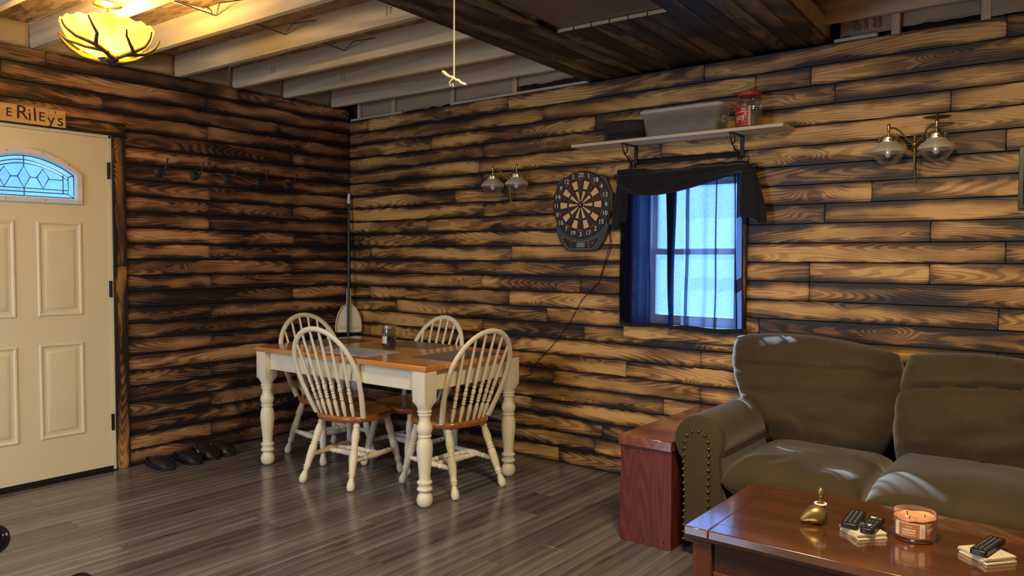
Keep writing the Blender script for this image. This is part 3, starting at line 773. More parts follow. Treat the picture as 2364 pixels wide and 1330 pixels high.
# ================================================================== FURNITURE
# ---------------------------------------------------------------- dining table
tb = thing('dining_table', 'farmhouse dining table with honey wood top and turned white legs', 'table')
TL, TW, TH = 1.475, 0.835, 0.755
MB().box((-TL/2, -TW/2, TH - 0.030), (TL/2, TW/2, TH)).build('tabletop', 'table_top', tb, bevel=0.005, local=True)
LEGP = [(0.0, 0.020), (0.004, 0.030), (0.018, 0.040), (0.042, 0.0435), (0.062, 0.038), (0.078, 0.027), (0.083, 0.026), (0.086, 0.037), (0.096, 0.042), (0.104, 0.038),
        (0.107, 0.033), (0.122, 0.033), (0.126, 0.040), (0.134, 0.041), (0.140, 0.036), (0.143, 0.031), (0.16, 0.030), (0.20, 0.0335), (0.27, 0.041), (0.315, 0.0435), (0.35, 0.039),
        (0.366, 0.031), (0.372, 0.030), (0.374, 0.037), (0.382, 0.037), (0.384, 0.031), (0.395, 0.036), (0.415, 0.0435), (0.432, 0.041), (0.452, 0.031), (0.468, 0.0285), (0.485, 0.030),
        (0.488, 0.036), (0.496, 0.036), (0.498, 0.031), (0.503, 0.031), (0.506, 0.039), (0.515, 0.039), (0.517, 0.030), (0.54, 0.030)]
for sx in (-1, 1):
    for sy in (-1, 1):
        x, y = sx*(TL/2 - 0.052), sy*(TW/2 - 0.052)
        m = Matrix.Translation((x, y, 0))
        lg = MB().lathe([(r_, z_) for z_, r_ in LEGP], 24, m)
        h = 0.0445
        lo = [(h*math.cos(a)*0.98, h*math.sin(a)*0.98) for a in [2*PI*i/16 for i in range(16)]]
        sq = []
        for i in range(16):
            a = 2*PI*i/16; c, s_ = math.cos(a), math.sin(a); k = 1/max(abs(c), abs(s_)); sq.append((h*c*k, h*s_*k))
        vs = [(a*0.78, b*0.78, 0.518) for a, b in lo] + [(a*0.98, b*0.98, 0.536) for a, b in lo] + [(a, b, 0.562) for a, b in sq] + [(a, b, TH - 0.030) for a, b in sq]
        fs = [(j*16+i, j*16+(i+1) % 16, j*16+16+(i+1) % 16, j*16+16+i) for j in range(3) for i in range(16)] + [tuple(reversed(range(16))), tuple(range(48, 64))]
        lg.add(vs, fs, m)
        lg.build('leg', 'white_paint', tb, local=True, smooth=40)
ax, ay = TL/2 - 0.10, TW/2 - 0.10
for s_ in (-1, 1):
    MB().box((-ax, s_*(TW/2 - 0.055) - 0.010, 0.612), (ax, s_*(TW/2 - 0.055) + 0.010, TH - 0.03)).build('apron', 'white_paint', tb, local=True, bevel=0.002)
    MB().box((s_*(TL/2 - 0.055) - 0.010, -ay, 0.612), (s_*(TL/2 - 0.055) + 0.010, ay, TH - 0.03)).build('apron', 'white_paint', tb, local=True, bevel=0.002)
dw = MB().box((-0.23, -TW/2 + 0.036, 0.618), (0.23, -TW/2 + 0.048, 0.712)).build('drawer_front', 'white_paint', tb, local=True, bevel=0.004)
MB().lathe([(0.006, 0), (0.005, 0.008), (0.012, 0.013), (0.0145, 0.020), (0.011, 0.026), (0.004, 0.028)], 14,
           Matrix.Translation((-0.061, -TW/2 + 0.037, 0.664)) @ Matrix.Rotation(PI/2, 4, 'X')).build('knob', 'white_paint', dw, local=True)
tb.location = (1.300, -0.822, 0); tb.rotation_euler = (0, 0, 0.018)

# ---------------------------------------------------------------- windsor chairs
def chair_spindle(p0, p1):
    pr = [(0, .0065), (.06, .0085), (.13, .0105), (.18, .0095), (.205, .0062), (.215, .0062), (.22, .0095), (.232, .0095), (.238, .0062), (.25, .0092), (.262, .0092),
          (.268, .0062), (.28, .0092), (.292, .0092), (.298, .0062), (.315, .009), (.34, .0105), (.365, .009), (.38, .0062), (.388, .0092), (.40, .0092), (.406, .0062),
          (.42, .007), (.46, .0098), (.52, .0092), (.75, .0072), (1, .0055)]
    return MB().turned(p0, p1, [(q, r_*1.22) for q, r_ in pr], 10)
def chair_leg(p0, p1):                                   # foot to seat
    pr = [(0, .012), (.01, .016), (.05, .0205), (.10, .0195), (.17, .013), (.20, .0118), (.212, .0165), (.222, .0165), (.23, .012), (.245, .0185), (.262, .0185), (.27, .015),
          (.33, .0175), (.40, .020), (.50, .0205), (.575, .0195), (.582, .0155), (.595, .0155), (.60, .0195), (.615, .0195), (.622, .0155), (.632, .0155), (.64, .0190), (.655, .0190),
          (.665, .0150), (.72, .0185), (.78, .0205), (.86, .018), (.92, .0145), (.93, .0175), (.95, .0175), (.96, .014), (1, .013)]
    return MB().turned(p0, p1, [(q, r_*1.15) for q, r_ in pr], 14)
def stretcher(p0, p1):
    pr = [(0, .0085), (.08, .0105), (.2, .0135), (.215, .0105), (.235, .0105), (.25, .0145), (.27, .0145), (.285, .0115), (.4, .0155), (.5, .0168), (.6, .0155), (.715, .0115),
          (.73, .0145), (.75, .0145), (.765, .0105), (.785, .0105), (.8, .0135), (.92, .0105), (1, .0085)]
    return MB().turned(p0, p1, [(q, r_*1.15) for q, r_ in pr], 12)
SH = 0.402
def make_chair():
    t = thing('dining_chair', 'x', 'chair', group='windsor chairs round the dining table')
    # seat: rounded shield, dished on top
    def outline(a, k=1.0):
        c, s_ = math.cos(a), math.sin(a)
        w = 0.205 + 0.018*max(0, s_)
        e = 2.6
        r = 1/((abs(c)/w)**e + (abs(s_)/0.205)**e)**(1/e)
        return c*r*k, s_*r*k
    n = 40; vs = []; rows = [(0.80, -0.042), (0.96, -0.036), (1.0, -0.022), (0.995, -0.008), (0.955, 0.0), (0.86, -0.003), (0.55, -0.012), (0.2, -0.014)]
    for k, z in rows:
        for i in range(n):
            x, y = outline(2*PI*i/n, k); vs.append((x, y, SH + z))
    fs = [(j*n+i, j*n+(i+1) % n, j*n+n+(i+1) % n, j*n+n+i) for j in range(len(rows)-1) for i in range(n)]
    fs += [tuple(reversed(range(n))), tuple(range((len(rows)-1)*n, len(rows)*n))]
    MB().add(vs, fs).build('seat', 'seat_wood', t, local=True, smooth=50)
    # bent hoop back
    H, LEAN, BW_, HW = 0.922, 0.212, 0.176, 0.222
    def hp(x, tt): return (x, -0.135 - LEAN*tt, SH - 0.004 + (H - SH)*tt)
    pts, rad = [], []
    for s_ in (-1, 1):
        half = []
        for i in range(9):
            tt = 0.52*i/8; half.append((s_*(BW_ + (HW - BW_)*math.sin(PI/2*tt/0.52)), tt))
        for i in range(1, 12 if s_ < 0 else 11):
            a = PI/2*i/11; half.append((s_*HW*math.cos(a), 0.52 + 0.48*math.sin(a)))
        pts = half if s_ < 0 else pts + list(reversed(half))
    path = [hp(*q) for q in pts]
    rad = [0.0180 if tt < 0.3 else 0.0165 for x, tt in pts]
    nrm = Vector((0, -(H - SH), -LEAN)).normalized()
    MB().tube(path, rad, 12, flat=0.72, up=nrm).build('hoop', 'white_paint', t, local=True, smooth=60)
    def hoop_t(x):                                       # height of the hoop over a given x
        return 0.52 + 0.48*math.sqrt(max(0, 1 - (x/HW)**2))
    for i in range(6):
        u = -1 + 2*i/5
        xb, xt = u*0.118, u*0.165
        p1 = hp(xt, hoop_t(xt) - 0.012)
        p0 = (xb, -0.150 + 0.022*(1 - u*u)*-1, SH - 0.006)
        chair_spindle(p0, p1).build('spindle', 'white_paint', t, local=True, smooth=60)
    feet = {(-1, -1): (-0.182, -0.258), (1, -1): (0.182, -0.258), (-1, 1): (-0.195, 0.205), (1, 1): (0.195, 0.205)}
    tops = {(-1, -1): (-0.130, -0.135), (1, -1): (0.130, -0.135), (-1, 1): (-0.145, 0.120), (1, 1): (0.145, 0.120)}
    for k in feet:
        chair_leg((*feet[k], 0.0), (*tops[k], SH - 0.036)).build('leg', 'white_paint', t, local=True, smooth=60)
    def on(k, z):
        f = z/(SH - 0.036); a, b = Vector((*feet[k], 0)), Vector((*tops[k], SH - 0.036)); return a.lerp(b, f)
    for s_ in (-1, 1):
        stretcher(on((s_, -1), 0.155), on((s_, 1), 0.155)).build('stretcher', 'white_paint', t, local=True, smooth=60)
    for f in (0.40, 0.62):
        a = on((-1, -1), 0.155).lerp(on((-1, 1), 0.155), f); b = on((1, -1), 0.155).lerp(on((1, 1), 0.155), f)
        stretcher(a, b).build('stretcher', 'white_paint', t, local=True, smooth=60)
    return t
def copy_tree(o, parent=None):
    c = o.copy(); COL.objects.link(c)
    if parent is not None: c.parent = parent
    for ch in list(o.children): copy_tree(ch, c)
    return c
proto = make_chair()
CH = [(1.257, -1.026, 0.17, 'white windsor chair on the near long side of the table in full view'),
      (1.812, -0.780, 1.45, 'white windsor chair at the right end of the table behind its near corner leg'),
      (0.745, -0.790, -PI/2 - 0.10, 'white windsor chair tucked under the left end of the table by the broom'),
      (1.310, -0.632, PI, 'white windsor chair on the far long side of the table, only its hoop showing')]
for i, (x, y, a, lab) in enumerate(CH):
    o = proto if i == 0 else copy_tree(proto)
    o.location = (x, y, 0); o.rotation_euler = (0, 0, a); o['label'] = lab

# ---------------------------------------------------------------- placemats and jar on the dining table
def on_table(cx, cy): return cx, cy, TH
for (cx, cy, a, sx, sy, mt, lab) in [(1.290, -1.025, 0.018, 0.43, 0.275, 'mat_glare', 'shiny placemat coloured with blue glare before the near side chair'),
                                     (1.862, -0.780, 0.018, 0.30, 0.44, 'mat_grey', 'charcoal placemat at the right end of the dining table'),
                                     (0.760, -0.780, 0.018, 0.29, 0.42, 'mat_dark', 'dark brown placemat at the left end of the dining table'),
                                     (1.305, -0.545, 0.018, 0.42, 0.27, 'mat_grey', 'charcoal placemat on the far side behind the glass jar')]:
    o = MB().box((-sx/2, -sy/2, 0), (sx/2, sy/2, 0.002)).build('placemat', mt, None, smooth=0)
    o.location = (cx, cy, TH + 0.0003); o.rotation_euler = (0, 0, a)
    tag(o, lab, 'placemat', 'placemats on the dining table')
def wrap(txt, size, cx, cy, r, ang, z, name, mat, parent, spin=0.0):
    """lettering bent round an upright cylinder; ang: facing direction of the middle"""
    mb = text_mesh(txt, size, Matrix.Rotation(spin, 4, 'Z'), None, None, None, depth=0.0002)
    mb.v = [(cx + (r + v[2])*math.cos(ang + v[0]/r), cy + (r + v[2])*math.sin(ang + v[0]/r), z + v[1]) for v in mb.v]
    return mb.build(name, mat, parent, smooth=0, recalc=False)
def band(cx, cy, r, a0, a1, z0, z1, name, mat, parent, n=16):
    return MB().grid(lambda u, v: Vector((cx + r*math.cos(a0 + (a1 - a0)*u), cy + r*math.sin(a0 + (a1 - a0)*u), z0 + (z1 - z0)*v)), n, 2).build(name, mat, parent, smooth=60)
jx, jy = 1.303, -0.787
j = thing('candle_jar', 'smoky glass candle jar with silver lid in the middle of the dining table', 'jar', (jx, jy, TH))
T = Matrix.Translation((jx, jy, TH))
MB().lathe([(0.030, 0.0), (0.040, 0.003), (0.0425, 0.012), (0.0425, 0.120), (0.040, 0.127)], 28, T, caps=False).build('glass', 'smoke_glass', j)
MB().lathe([(0.030, 0.001), (0.040, 0.006), (0.040, 0.060), (0.036, 0.062)], 24, T).build('wax', 'dark_wax', j)
MB().lathe([(0.041, 0.124), (0.043, 0.126), (0.043, 0.143), (0.040, 0.146)], 28, T).build('lid', 'silver', j)
ca = math.atan2(-4.05 - jy, 4.83 - jx)
band(jx, jy, 0.0432, ca - 1.25, ca - 0.35, TH + 0.034, TH + 0.078, 'label', 'white_print', j)
band(jx, jy, 0.0434, ca - 1.25, ca - 0.35, TH + 0.080, TH + 0.094, 'label_band', 'black_plastic', j)
def print_lines(cx, cy, r, ang, rows, name, mat, parent):
    """small print too fine to read: broken strokes bent round the glass. rows: (z, height, half width)"""
    mb = MB(); rr = random.Random(3)
    for z, h, hw in rows:
        x = -hw
        while x < hw:
            wd = rr.uniform(0.0012, 0.0026); a0, a1 = ang + x/r, ang + min(hw, x + wd)/r
            mb.add([(cx + r*math.cos(a), cy + r*math.sin(a), zz) for a, zz in ((a0, z), (a1, z), (a1, z + h), (a0, z + h))], [(0, 1, 2, 3)])
            x += wd + rr.uniform(0.0005, 0.0011)
    return mb.build(name, mat, parent, smooth=0)
print_lines(jx, jy, 0.0437, ca - 0.8, [(TH + 0.085, 0.005, 0.012)], 'label_print', 'white_print', j)
print_lines(jx, jy, 0.0435, ca - 0.8, [(TH + 0.065, 0.003, 0.010), (TH + 0.056, 0.002, 0.007), (TH + 0.045, 0.002, 0.011)], 'label_print', 'grey_plastic', j)

# ---------------------------------------------------------------- sofa
def pillow(name, parent, mat, corners, thick, origin, ux, uy, uz, rnd=0.30, n=(5, 5), seed=0, wr=0.006, seam=0.0, nu=64, nv=56, sag=0.0, fn=None):
    """cushion: a bilinear patch of 4 corners (BL, BR, TR, TL) in the ux/uy plane, swollen along uz"""
    ux, uy, uz, origin = Vector(ux), Vector(uy), Vector(uz), Vector(origin)
    vs, fs = [], []
    rr = random.Random(int(seed*10) + 5)
    folds = []
    for _ in range(16):
        e_ = rr.choice('LRTTB'); t_ = rr.uniform(-0.8, 0.8)
        p_ = {'L': (-1, t_), 'R': (1, t_), 'T': (t_, 1), 'B': (t_, -1)}[e_]
        an = math.atan2(-p_[1], -p_[0]) + rr.uniform(-0.7, 0.7)
        folds.append((p_[0], p_[1], math.cos(an), math.sin(an), rr.uniform(0.25, 0.8), rr.uniform(0.03, 0.06), rr.uniform(-1.0, 1.0)))
    def wrinkle(u, v):
        d = 0
        for x, y, cx_, cy_, ln, wd, am in folds:
            s_ = (u - x)*cx_ + (v - y)*cy_; t_ = -(u - x)*cy_ + (v - y)*cx_ + 0.08*math.sin(s_*6 + x*3)
            if -0.1 < s_ < ln: d += am*math.exp(-(t_/wd)**2)*math.sin(PI*min(1, max(0, (s_ + 0.1)/(ln + 0.1))))**0.8
        return d
    def side(sg):
        b = len(vs)
        for jj in range(nv):
            for ii in range(nu):
                u = -math.cos(PI*ii/(nu-1)); v = -math.cos(PI*jj/(nv-1))
                up = u*math.sqrt(1 - rnd*v*v/2); vp = v*math.sqrt(1 - rnd*u*u/2)
                a, c = (up + 1)/2, (vp + 1)/2
                p = (Vector(corners[0])*(1-a)*(1-c) + Vector(corners[1])*a*(1-c) + Vector(corners[2])*a*c + Vector(corners[3])*(1-a)*c)
                h = max(0, 1 - abs(u)**n[0])**0.5*max(0, 1 - abs(v)**n[1])**0.5
                q = origin + ux*p[0] + uy*p[1]
                nn = noise.noise(q*4 + Vector((seed, 0, 0)))*1.0 + 0.6*noise.noise(Vector((q.x*6, q.y*6, q.z*16)) + Vector((seed, 3, 0)))
                d = sg*thick*h + (nn*wr + (wrinkle(u, v)*wr*0.75 if sg > 0 else 0))*(h**0.5)*sg
                if fn: d += fn(u, v, sg, h)
                vs.append(tuple(q + uz*d))
        for jj in range(nv-1):
            for ii in range(nu-1):
                i0 = b + jj*nu + ii; f = (i0, i0+1, i0+nu+1, i0+nu)
                fs.append(f if sg > 0 else tuple(reversed(f)))
    side(1); side(-1)
    mb = MB(); mb.add(vs, fs)
    o = mb.build(name, mat, parent, smooth=80, recalc=False)
    bm = bmesh.new(); bm.from_mesh(o.data); bmesh.ops.remove_doubles(bm, verts=bm.verts, dist=0.0015); bmesh.ops.recalc_face_normals(bm, faces=bm.faces)
    bm.to_mesh(o.data); bm.free()
    for p in o.data.polygons: p.use_smooth = True
    return o
sf = thing('sofa', 'olive brown upholstered sofa with rolled arm and nailhead trim below the sconce', 'sofa', (4.38, -0.5, 0))
SY = -0.935
MB().box((3.47, -0.86, 0.075), (5.28, -0.06, 0.30)).build('base', 'sofa', sf, bevel=0.02, seg=3)
MB().box((3.47, -0.865, 0.065), (5.28, -0.845, 0.30)).build('front_rail', 'sofa', sf, bevel=0.008)
MB().box((3.50, -0.135, 0.25), (5.25, -0.05, 0.74)).build('back_frame', 'sofa', sf, bevel=0.03, seg=3)
def arm_outline(cx, s):
    """front view of a rolled arm, s: +1 roll to the left"""
    pts = []
    for i in range(24):
        a = -0.18*PI + 1.40*PI*i/23
        pts.append((cx + 0.1165*math.cos(a), 0.522 + 0.113*math.sin(a)))
    pts += [(cx - 0.062, 0.415), (cx - 0.060, 0.30), (cx - 0.058, 0.062), (cx + 0.108, 0.062), (cx + 0.112, 0.30)]
    return [(cx + (x - cx)*s, z) for x, z in pts]
for cx, s_ in ((3.424, 1), (5.335, -1)):
    ol = arm_outline(cx, s_)
    N_ = len(ol); vs, fs = [], []
    ctr = (cx, 0.40)
    ys = [(SY + 0.0, 0.80), (SY + 0.004, 0.93), (SY + 0.018, 0.985), (SY + 0.04, 1.0), (-0.7, 1.004), (-0.4, 1.0), (-0.2, 0.995), (-0.10, 0.97)]
    for y, k in ys:
        for i, (x, z) in enumerate(ol):
            d = 0.018*(1 - k)*10
            g = 0.004*noise.noise(Vector((x*8, y*7, z*8)))
            zz = max(0.062, ctr[1] + (z - ctr[1])*(1 - (1 - k)*0.22) + g)
            vs.append((cx + (x - cx)*(1 - (1 - k)*0.55) + g, y, zz))
    for jj in range(len(ys)-1):
        for i in range(N_):
            k = (i+1) % N_; fs.append((jj*N_+i, jj*N_+k, jj*N_+N_+k, jj*N_+N_+i))
    fs += [tuple(range(N_)), tuple(reversed(range((len(ys)-1)*N_, len(ys)*N_)))]
    ar = MB().add(vs, fs).build('arm', 'sofa', sf, smooth=50)
    # inset front panel with its row of nailheads
    hw = 0.056; pc = cx - 0.006*s_
    path = [(pc - hw, 0.07), (pc - hw, 0.30)] + [(pc - hw - 0.006*math.sin(PI*i/6), 0.30 + 0.20*i/6) for i in range(1, 7)]
    path += [(pc - hw*math.cos(a), 0.505 + 0.062*math.sin(a)) for a in [PI*i/12 for i in range(1, 12)]]
    path += [(pc + hw, 0.50), (pc + hw, 0.30), (pc + hw, 0.07)]
    MB().prism(path, SY - 0.006, SY + 0.01, 'Y').build('front_panel', 'sofa', ar, bevel=0.004)
    L = [0]; P2 = [Vector(p) for p in path]
    for a, b in zip(P2, P2[1:]): L.append(L[-1] + (b - a).length)
    nn = 34
    for q in range(nn if s_ > 0 else 0):
        d = L[-1]*(q + 0.3)/nn; i = max(i for i in range(len(L)-1) if L[i] <= d)
        p = P2[i].lerp(P2[i+1], (d - L[i])/(L[i+1] - L[i]))
        MB().lathe([(0.0078, 0), (0.0078, 0.001), (0.006, 0.004), (0.002, 0.0055)], 8, Matrix.Translation((p[0], SY - 0.006, p[1])) @ Matrix.Rotation(PI/2, 4, 'X')).build('nailhead', 'nail', ar, smooth=60)
    MB().lathe([(0.020, 0.0), (0.028, 0.012), (0.03, 0.03), (0.024, 0.05), (0.03, 0.066)], 14, Matrix.Translation((cx, -0.87, 0))).build('foot', 'cherry', sf)
    MB().lathe([(0.020, 0.0), (0.028, 0.012), (0.03, 0.03), (0.024, 0.05), (0.03, 0.066)], 14, Matrix.Translation((cx, -0.14, 0))).build('foot', 'cherry', sf)
# seat cushions
def bulge(u, v, sg, h): return (0.028*(1 - ((v + 0.45)/1.4)**2)*h if sg > 0 else 0) 
for i, (xa, xb, zt) in enumerate([(3.525, 4.095, 0.365), (4.098, 4.672, 0.392), (4.675, 5.235, 0.380)]):
    pillow('seat_cushion', sf, 'sofa', [(xa, -0.955), (xb, -0.955), (xb, -0.22), (xa, -0.22)], 0.086, (0, 0, zt), (1, 0, 0), (0, 1, 0), (0, 0, 1),
           rnd=0.12, n=(6, 4.5), seed=i*7.3, wr=(0.026 if i == 0 else 0.011), fn=bulge)
# back cushions (loose, leaning); the left one hangs over the arm
th = 0.20
uy = (0, math.sin(th), math.cos(th)); uz = (0, -math.cos(th), math.sin(th))
def crease(seed, roll):
    def f(u, v, sg, h):
        w = 0.06*noise.noise(Vector((u*2.2, seed, 0)))
        d = -0.030*roll*math.exp(-((v - 0.42 - 0.10*u + w)/0.055)**2)
        d -= 0.010*math.exp(-((v - 0.05 + 0.22*u + w*2)/0.06)**2)*max(0, u + 0.4)
        d -= 0.008*math.exp(-((v + 0.35 - 0.25*u + w*2)/0.07)**2)*max(0, 0.6 - abs(u - 0.5))
        # tucks running in from the seams
        d += 0.007*math.sin(9*u + 5*v + seed)*abs(u)**3 + 0.006*math.sin(13*u + seed*2)*max(0, v)**3
        d -= 0.020*max(0, -v)**3
        return sg*h*d if sg > 0 else 0
    return f
pillow('back_cushion', sf, 'sofa', [(3.465, -0.04), (4.075, -0.03), (4.150, 0.510), (3.235, 0.555)], 0.178, (0, -0.345, 0.425), (1, 0, 0), uy, uz, rnd=0.56, n=(3.2, 3.0), seed=2.2, wr=0.036, fn=crease(1.3, 0.7))
pillow('back_cushion', sf, 'sofa', [(4.060, -0.04), (4.72, -0.04), (4.72, 0.495), (4.092, 0.505)], 0.175, (0, -0.345, 0.425), (1, 0, 0), uy, uz, rnd=0.42, n=(4.0, 3.2), seed=9.1, wr=0.028, fn=crease(4.1, 1.3))
pillow('back_cushion', sf, 'sofa', [(4.70, -0.02), (5.28, -0.02), (5.42, 0.47), (4.70, 0.46)], 0.165, (0, -0.345, 0.425), (1, 0, 0), uy, uz, rnd=0.35, n=(4, 4), seed=14.1, wr=0.010)

# ---------------------------------------------------------------- red end box between wall and sofa arm
bx = thing('end_box', 'tall narrow red stained wooden box table against the sofa arm', 'box', (3.165, -0.5, 0))
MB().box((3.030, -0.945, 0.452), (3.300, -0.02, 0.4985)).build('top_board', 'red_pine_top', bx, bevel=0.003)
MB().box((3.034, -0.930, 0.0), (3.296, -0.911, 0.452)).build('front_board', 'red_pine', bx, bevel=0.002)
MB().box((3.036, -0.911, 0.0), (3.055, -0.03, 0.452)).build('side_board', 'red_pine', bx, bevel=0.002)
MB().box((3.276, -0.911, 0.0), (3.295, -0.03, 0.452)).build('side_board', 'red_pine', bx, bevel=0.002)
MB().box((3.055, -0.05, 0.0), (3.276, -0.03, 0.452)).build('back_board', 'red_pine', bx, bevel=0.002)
sc = MB()
for xx, zz in ((3.13, 0.425), (3.16, 0.02), (3.26, 0.03), (3.06, 0.43)):
    sc.lathe([(0.004, 0), (0.004, 0.001)], 8, Matrix.Translation((xx, -0.930, zz)) @ Matrix.Rotation(PI/2, 4, 'X'))
sc.build('screw', 'black_metal', bx)

# ---------------------------------------------------------------- coffee table
ct = thing('coffee_table', 'cherry wood coffee table with framed top in front of the sofa', 'table', (4.32, -1.355, 0))
X0, X1, Y0, Y1, CZ = 3.712, 4.93, -1.680, -1.030, 0.420
fw = 0.085
MB().box((X0 + fw, Y0 + fw, CZ - 0.026), (X1 - fw, Y1 - fw, CZ - 0.0006)).build('top_panel', 'cherry', ct, smooth=0)
def frame_bar(a, b, c, d, mt):
    return MB().box((a, c, CZ - 0.030), (b, d, CZ)).build('top_frame', mt, ct, bevel=0.003, seg=2)
frame_bar(X0, X0 + fw - 0.0012, Y0, Y1, 'cherry_y'); frame_bar(X1 - fw + 0.0012, X1, Y0, Y1, 'cherry_y')
frame_bar(X0 + fw, X1 - fw, Y0, Y0 + fw - 0.0012, 'cherry'); frame_bar(X0 + fw, X1 - fw, Y1 - fw + 0.0012, Y1, 'cherry')
MB().ring([(X0 + 0.010, Y0 + 0.010), (X1 - 0.010, Y0 + 0.010), (X1 - 0.010, Y1 - 0.010), (X0 + 0.010, Y1 - 0.010)],
          [(X0 + 0.06, Y0 + 0.06), (X1 - 0.06, Y0 + 0.06), (X1 - 0.06, Y1 - 0.06), (X0 + 0.06, Y1 - 0.06)], CZ - 0.046, CZ - 0.030, 'Z').build('moulding', 'cherry_leg', ct, bevel=0.004)
for x in (X0 + 0.055, X1 - 0.055):
    for y in (Y0 + 0.055, Y1 - 0.055):
        MB().add([(x+sx*k*0.034, y+sy*k*0.034, z) for z, k in ((0, .72), (0.27, 1), (CZ - 0.046, 1)) for sx, sy in ((-1, -1), (1, -1), (1, 1), (-1, 1))],
                 [(3, 2, 1, 0), (8, 9, 10, 11)] + [(q*4+i, q*4+(i+1) % 4, q*4+4+(i+1) % 4, q*4+4+i) for q in (0, 1) for i in range(4)]).build('leg', 'cherry_leg', ct, bevel=0.003)
for y in (Y0 + 0.035, Y1 - 0.055):
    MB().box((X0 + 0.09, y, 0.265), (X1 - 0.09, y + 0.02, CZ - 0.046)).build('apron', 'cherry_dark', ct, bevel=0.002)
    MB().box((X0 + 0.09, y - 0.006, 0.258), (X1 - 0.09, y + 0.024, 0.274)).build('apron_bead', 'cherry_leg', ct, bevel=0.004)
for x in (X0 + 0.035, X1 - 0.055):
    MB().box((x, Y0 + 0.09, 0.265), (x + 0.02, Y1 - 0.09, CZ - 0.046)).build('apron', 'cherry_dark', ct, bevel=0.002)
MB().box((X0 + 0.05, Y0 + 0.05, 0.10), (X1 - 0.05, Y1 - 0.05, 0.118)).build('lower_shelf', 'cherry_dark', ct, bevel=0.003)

# ---------------------------------------------------------------- things on the coffee table
CA = math.atan2(-4.05 + 1.35, 4.83 - 4.3)               # towards the camera
def lft(bx_, by_, u, w, z): return Vector((bx_ - 0.787*u + 0.616*w, by_ - 0.616*u - 0.787*w, z))
dx, dy = 4.062, -1.385
dk = thing('duck_figurine', 'brass duck figurine with white bead collar on coffee table', 'figurine', (dx, dy, CZ))
sp = [(0.060, 0.016, 0.003), (0.055, 0.019, 0.008), (0.043, 0.026, 0.0165), (0.027, 0.033, 0.026), (0.010, 0.037, 0.032), (-0.006, 0.0365, 0.032), (-0.018, 0.034, 0.027), (-0.026, 0.032, 0.017), (-0.031, 0.031, 0.006)]
bd = MB().tube([lft(dx, dy, u, 0, CZ + z - 0.003) for u, z, r in sp], [r for u, z, r in sp], 18, flat=1.08)
bd.build('body', 'old_brass', dk, smooth=70, subsurf=1)
MB().tube([lft(dx, dy, -0.010, 0, CZ + 0.060), lft(dx, dy, -0.010, 0, CZ + 0.074), lft(dx, dy, -0.008, 0, CZ + 0.088)], [0.012, 0.0075, 0.008], 12).build('neck', 'old_brass', dk)
hd = MB().sphere(lft(dx, dy, -0.008, 0, CZ + 0.106), 0.0120, 14, 10, (1, 1, 1.65))
hd.tube([lft(dx, dy, -0.012, -0.006, CZ + 0.110), lft(dx, dy, -0.022, -0.022, CZ + 0.104)], [0.007, 0.002], 8)
hd.build('head', 'old_brass', dk, smooth=70)
bdz = MB()
for i in range(16):
    a = 2*PI*i/16; c = lft(dx, dy, -0.008, 0, CZ + 0.070)
    bdz.sphere((c.x + 0.0175*math.cos(a), c.y + 0.0175*math.sin(a), c.z), 0.0036, 8, 6)
bdz.build('bead_collar', 'white_bead', dk, smooth=70)

def coasters(cx, cy, ang, side, labs, grp):
    for i, (lab, da, ox) in enumerate(zip(labs, (0.03, -0.05, 0.02), (0.002, -0.003, 0.0))):
        o = MB().box((-side/2, -side/2, 0), (side/2, side/2, 0.0058)).build('coaster', 'coaster', None, bevel=0.001)
        o.location = (cx + ox, cy - ox, CZ + i*0.0066); o.rotation_euler = (0, 0, ang + da)
        tag(o, lab, 'coaster', grp)
coasters(4.207, -1.392, 0.80, 0.102, ['pale square coaster, bottom of the stack under two remotes', 'pale square coaster, middle of the stack under two remotes', 'pale square coaster, top of the stack under two remotes'], 'coasters stacked beside the duck')
coasters(4.551, -1.366, -0.72, 0.106, ['pale square coaster, bottom of the stack right of the candle', 'pale square coaster, middle of the stack right of the candle', 'pale square coaster, top of the stack right of the candle'], 'coasters stacked right of the candle')
def remote(cx, cy, ang, wd, ln, lab, rows, cols, big=False, z=CZ + 0.0197):
    t = thing('remote_control', lab, 'remote', group='remote controls on the coffee table')
    ol = []
    for sx, sy, a0 in ((1, 1, 0), (-1, 1, PI/2), (-1, -1, PI), (1, -1, 1.5*PI)):
        for q in range(5):
            a = a0 + PI/2*q/4; r = 0.008 if not big else 0.014
            ol.append((sx*(wd/2 - r) + r*math.cos(a), sy*(ln/2 - r) + r*math.sin(a)))
    MB().prism(ol, 0.002, 0.019, 'Z').build('body', 'black_plastic', t, local=True, bevel=0.003)
    kd, kw = MB(), MB()
    for i in range(rows):
        for k in range(cols):
            x = (k - (cols-1)/2)*wd*0.27; y = ln*0.36 - i*ln*0.72/(rows-1)
            if big and i == 1: continue
            kd.box((x - wd*0.095, y - ln*0.020, 0.0188), (x + wd*0.095, y + ln*0.020, 0.0202))
            for q in range(2): kw.box((x - wd*0.05 + q*wd*0.05, y - ln*0.008, 0.0202), (x - wd*0.05 + q*wd*0.05 + wd*0.03, y + ln*0.008, 0.0204))
    kd.build('keypad', 'grey_plastic', t, local=True, smooth=0); kw.build('key_marks', 'white_print', t, local=True, smooth=0)
    if big:
        for k in (-1, 1): MB().box((k*wd*0.22 - wd*0.17, ln*0.30, 0.019), (k*wd*0.22 + wd*0.17, ln*0.35, 0.0206)).build('app_key', 'white_print' if k < 0 else 'silver', t, local=True, smooth=0)
        MB().lathe([(0.006, 0.019), (0.006, 0.0204)], 14, Matrix.Translation((0, -ln*0.22, 0))).build('round_key', 'white_print', t, local=True)
    t.location = (cx, cy, z); t.rotation_euler = (0, 0, ang)
    return t
remote(4.168, -1.352, 0.06, 0.052, 0.168, 'long black remote with rows of keys nearest the duck', 8, 3)
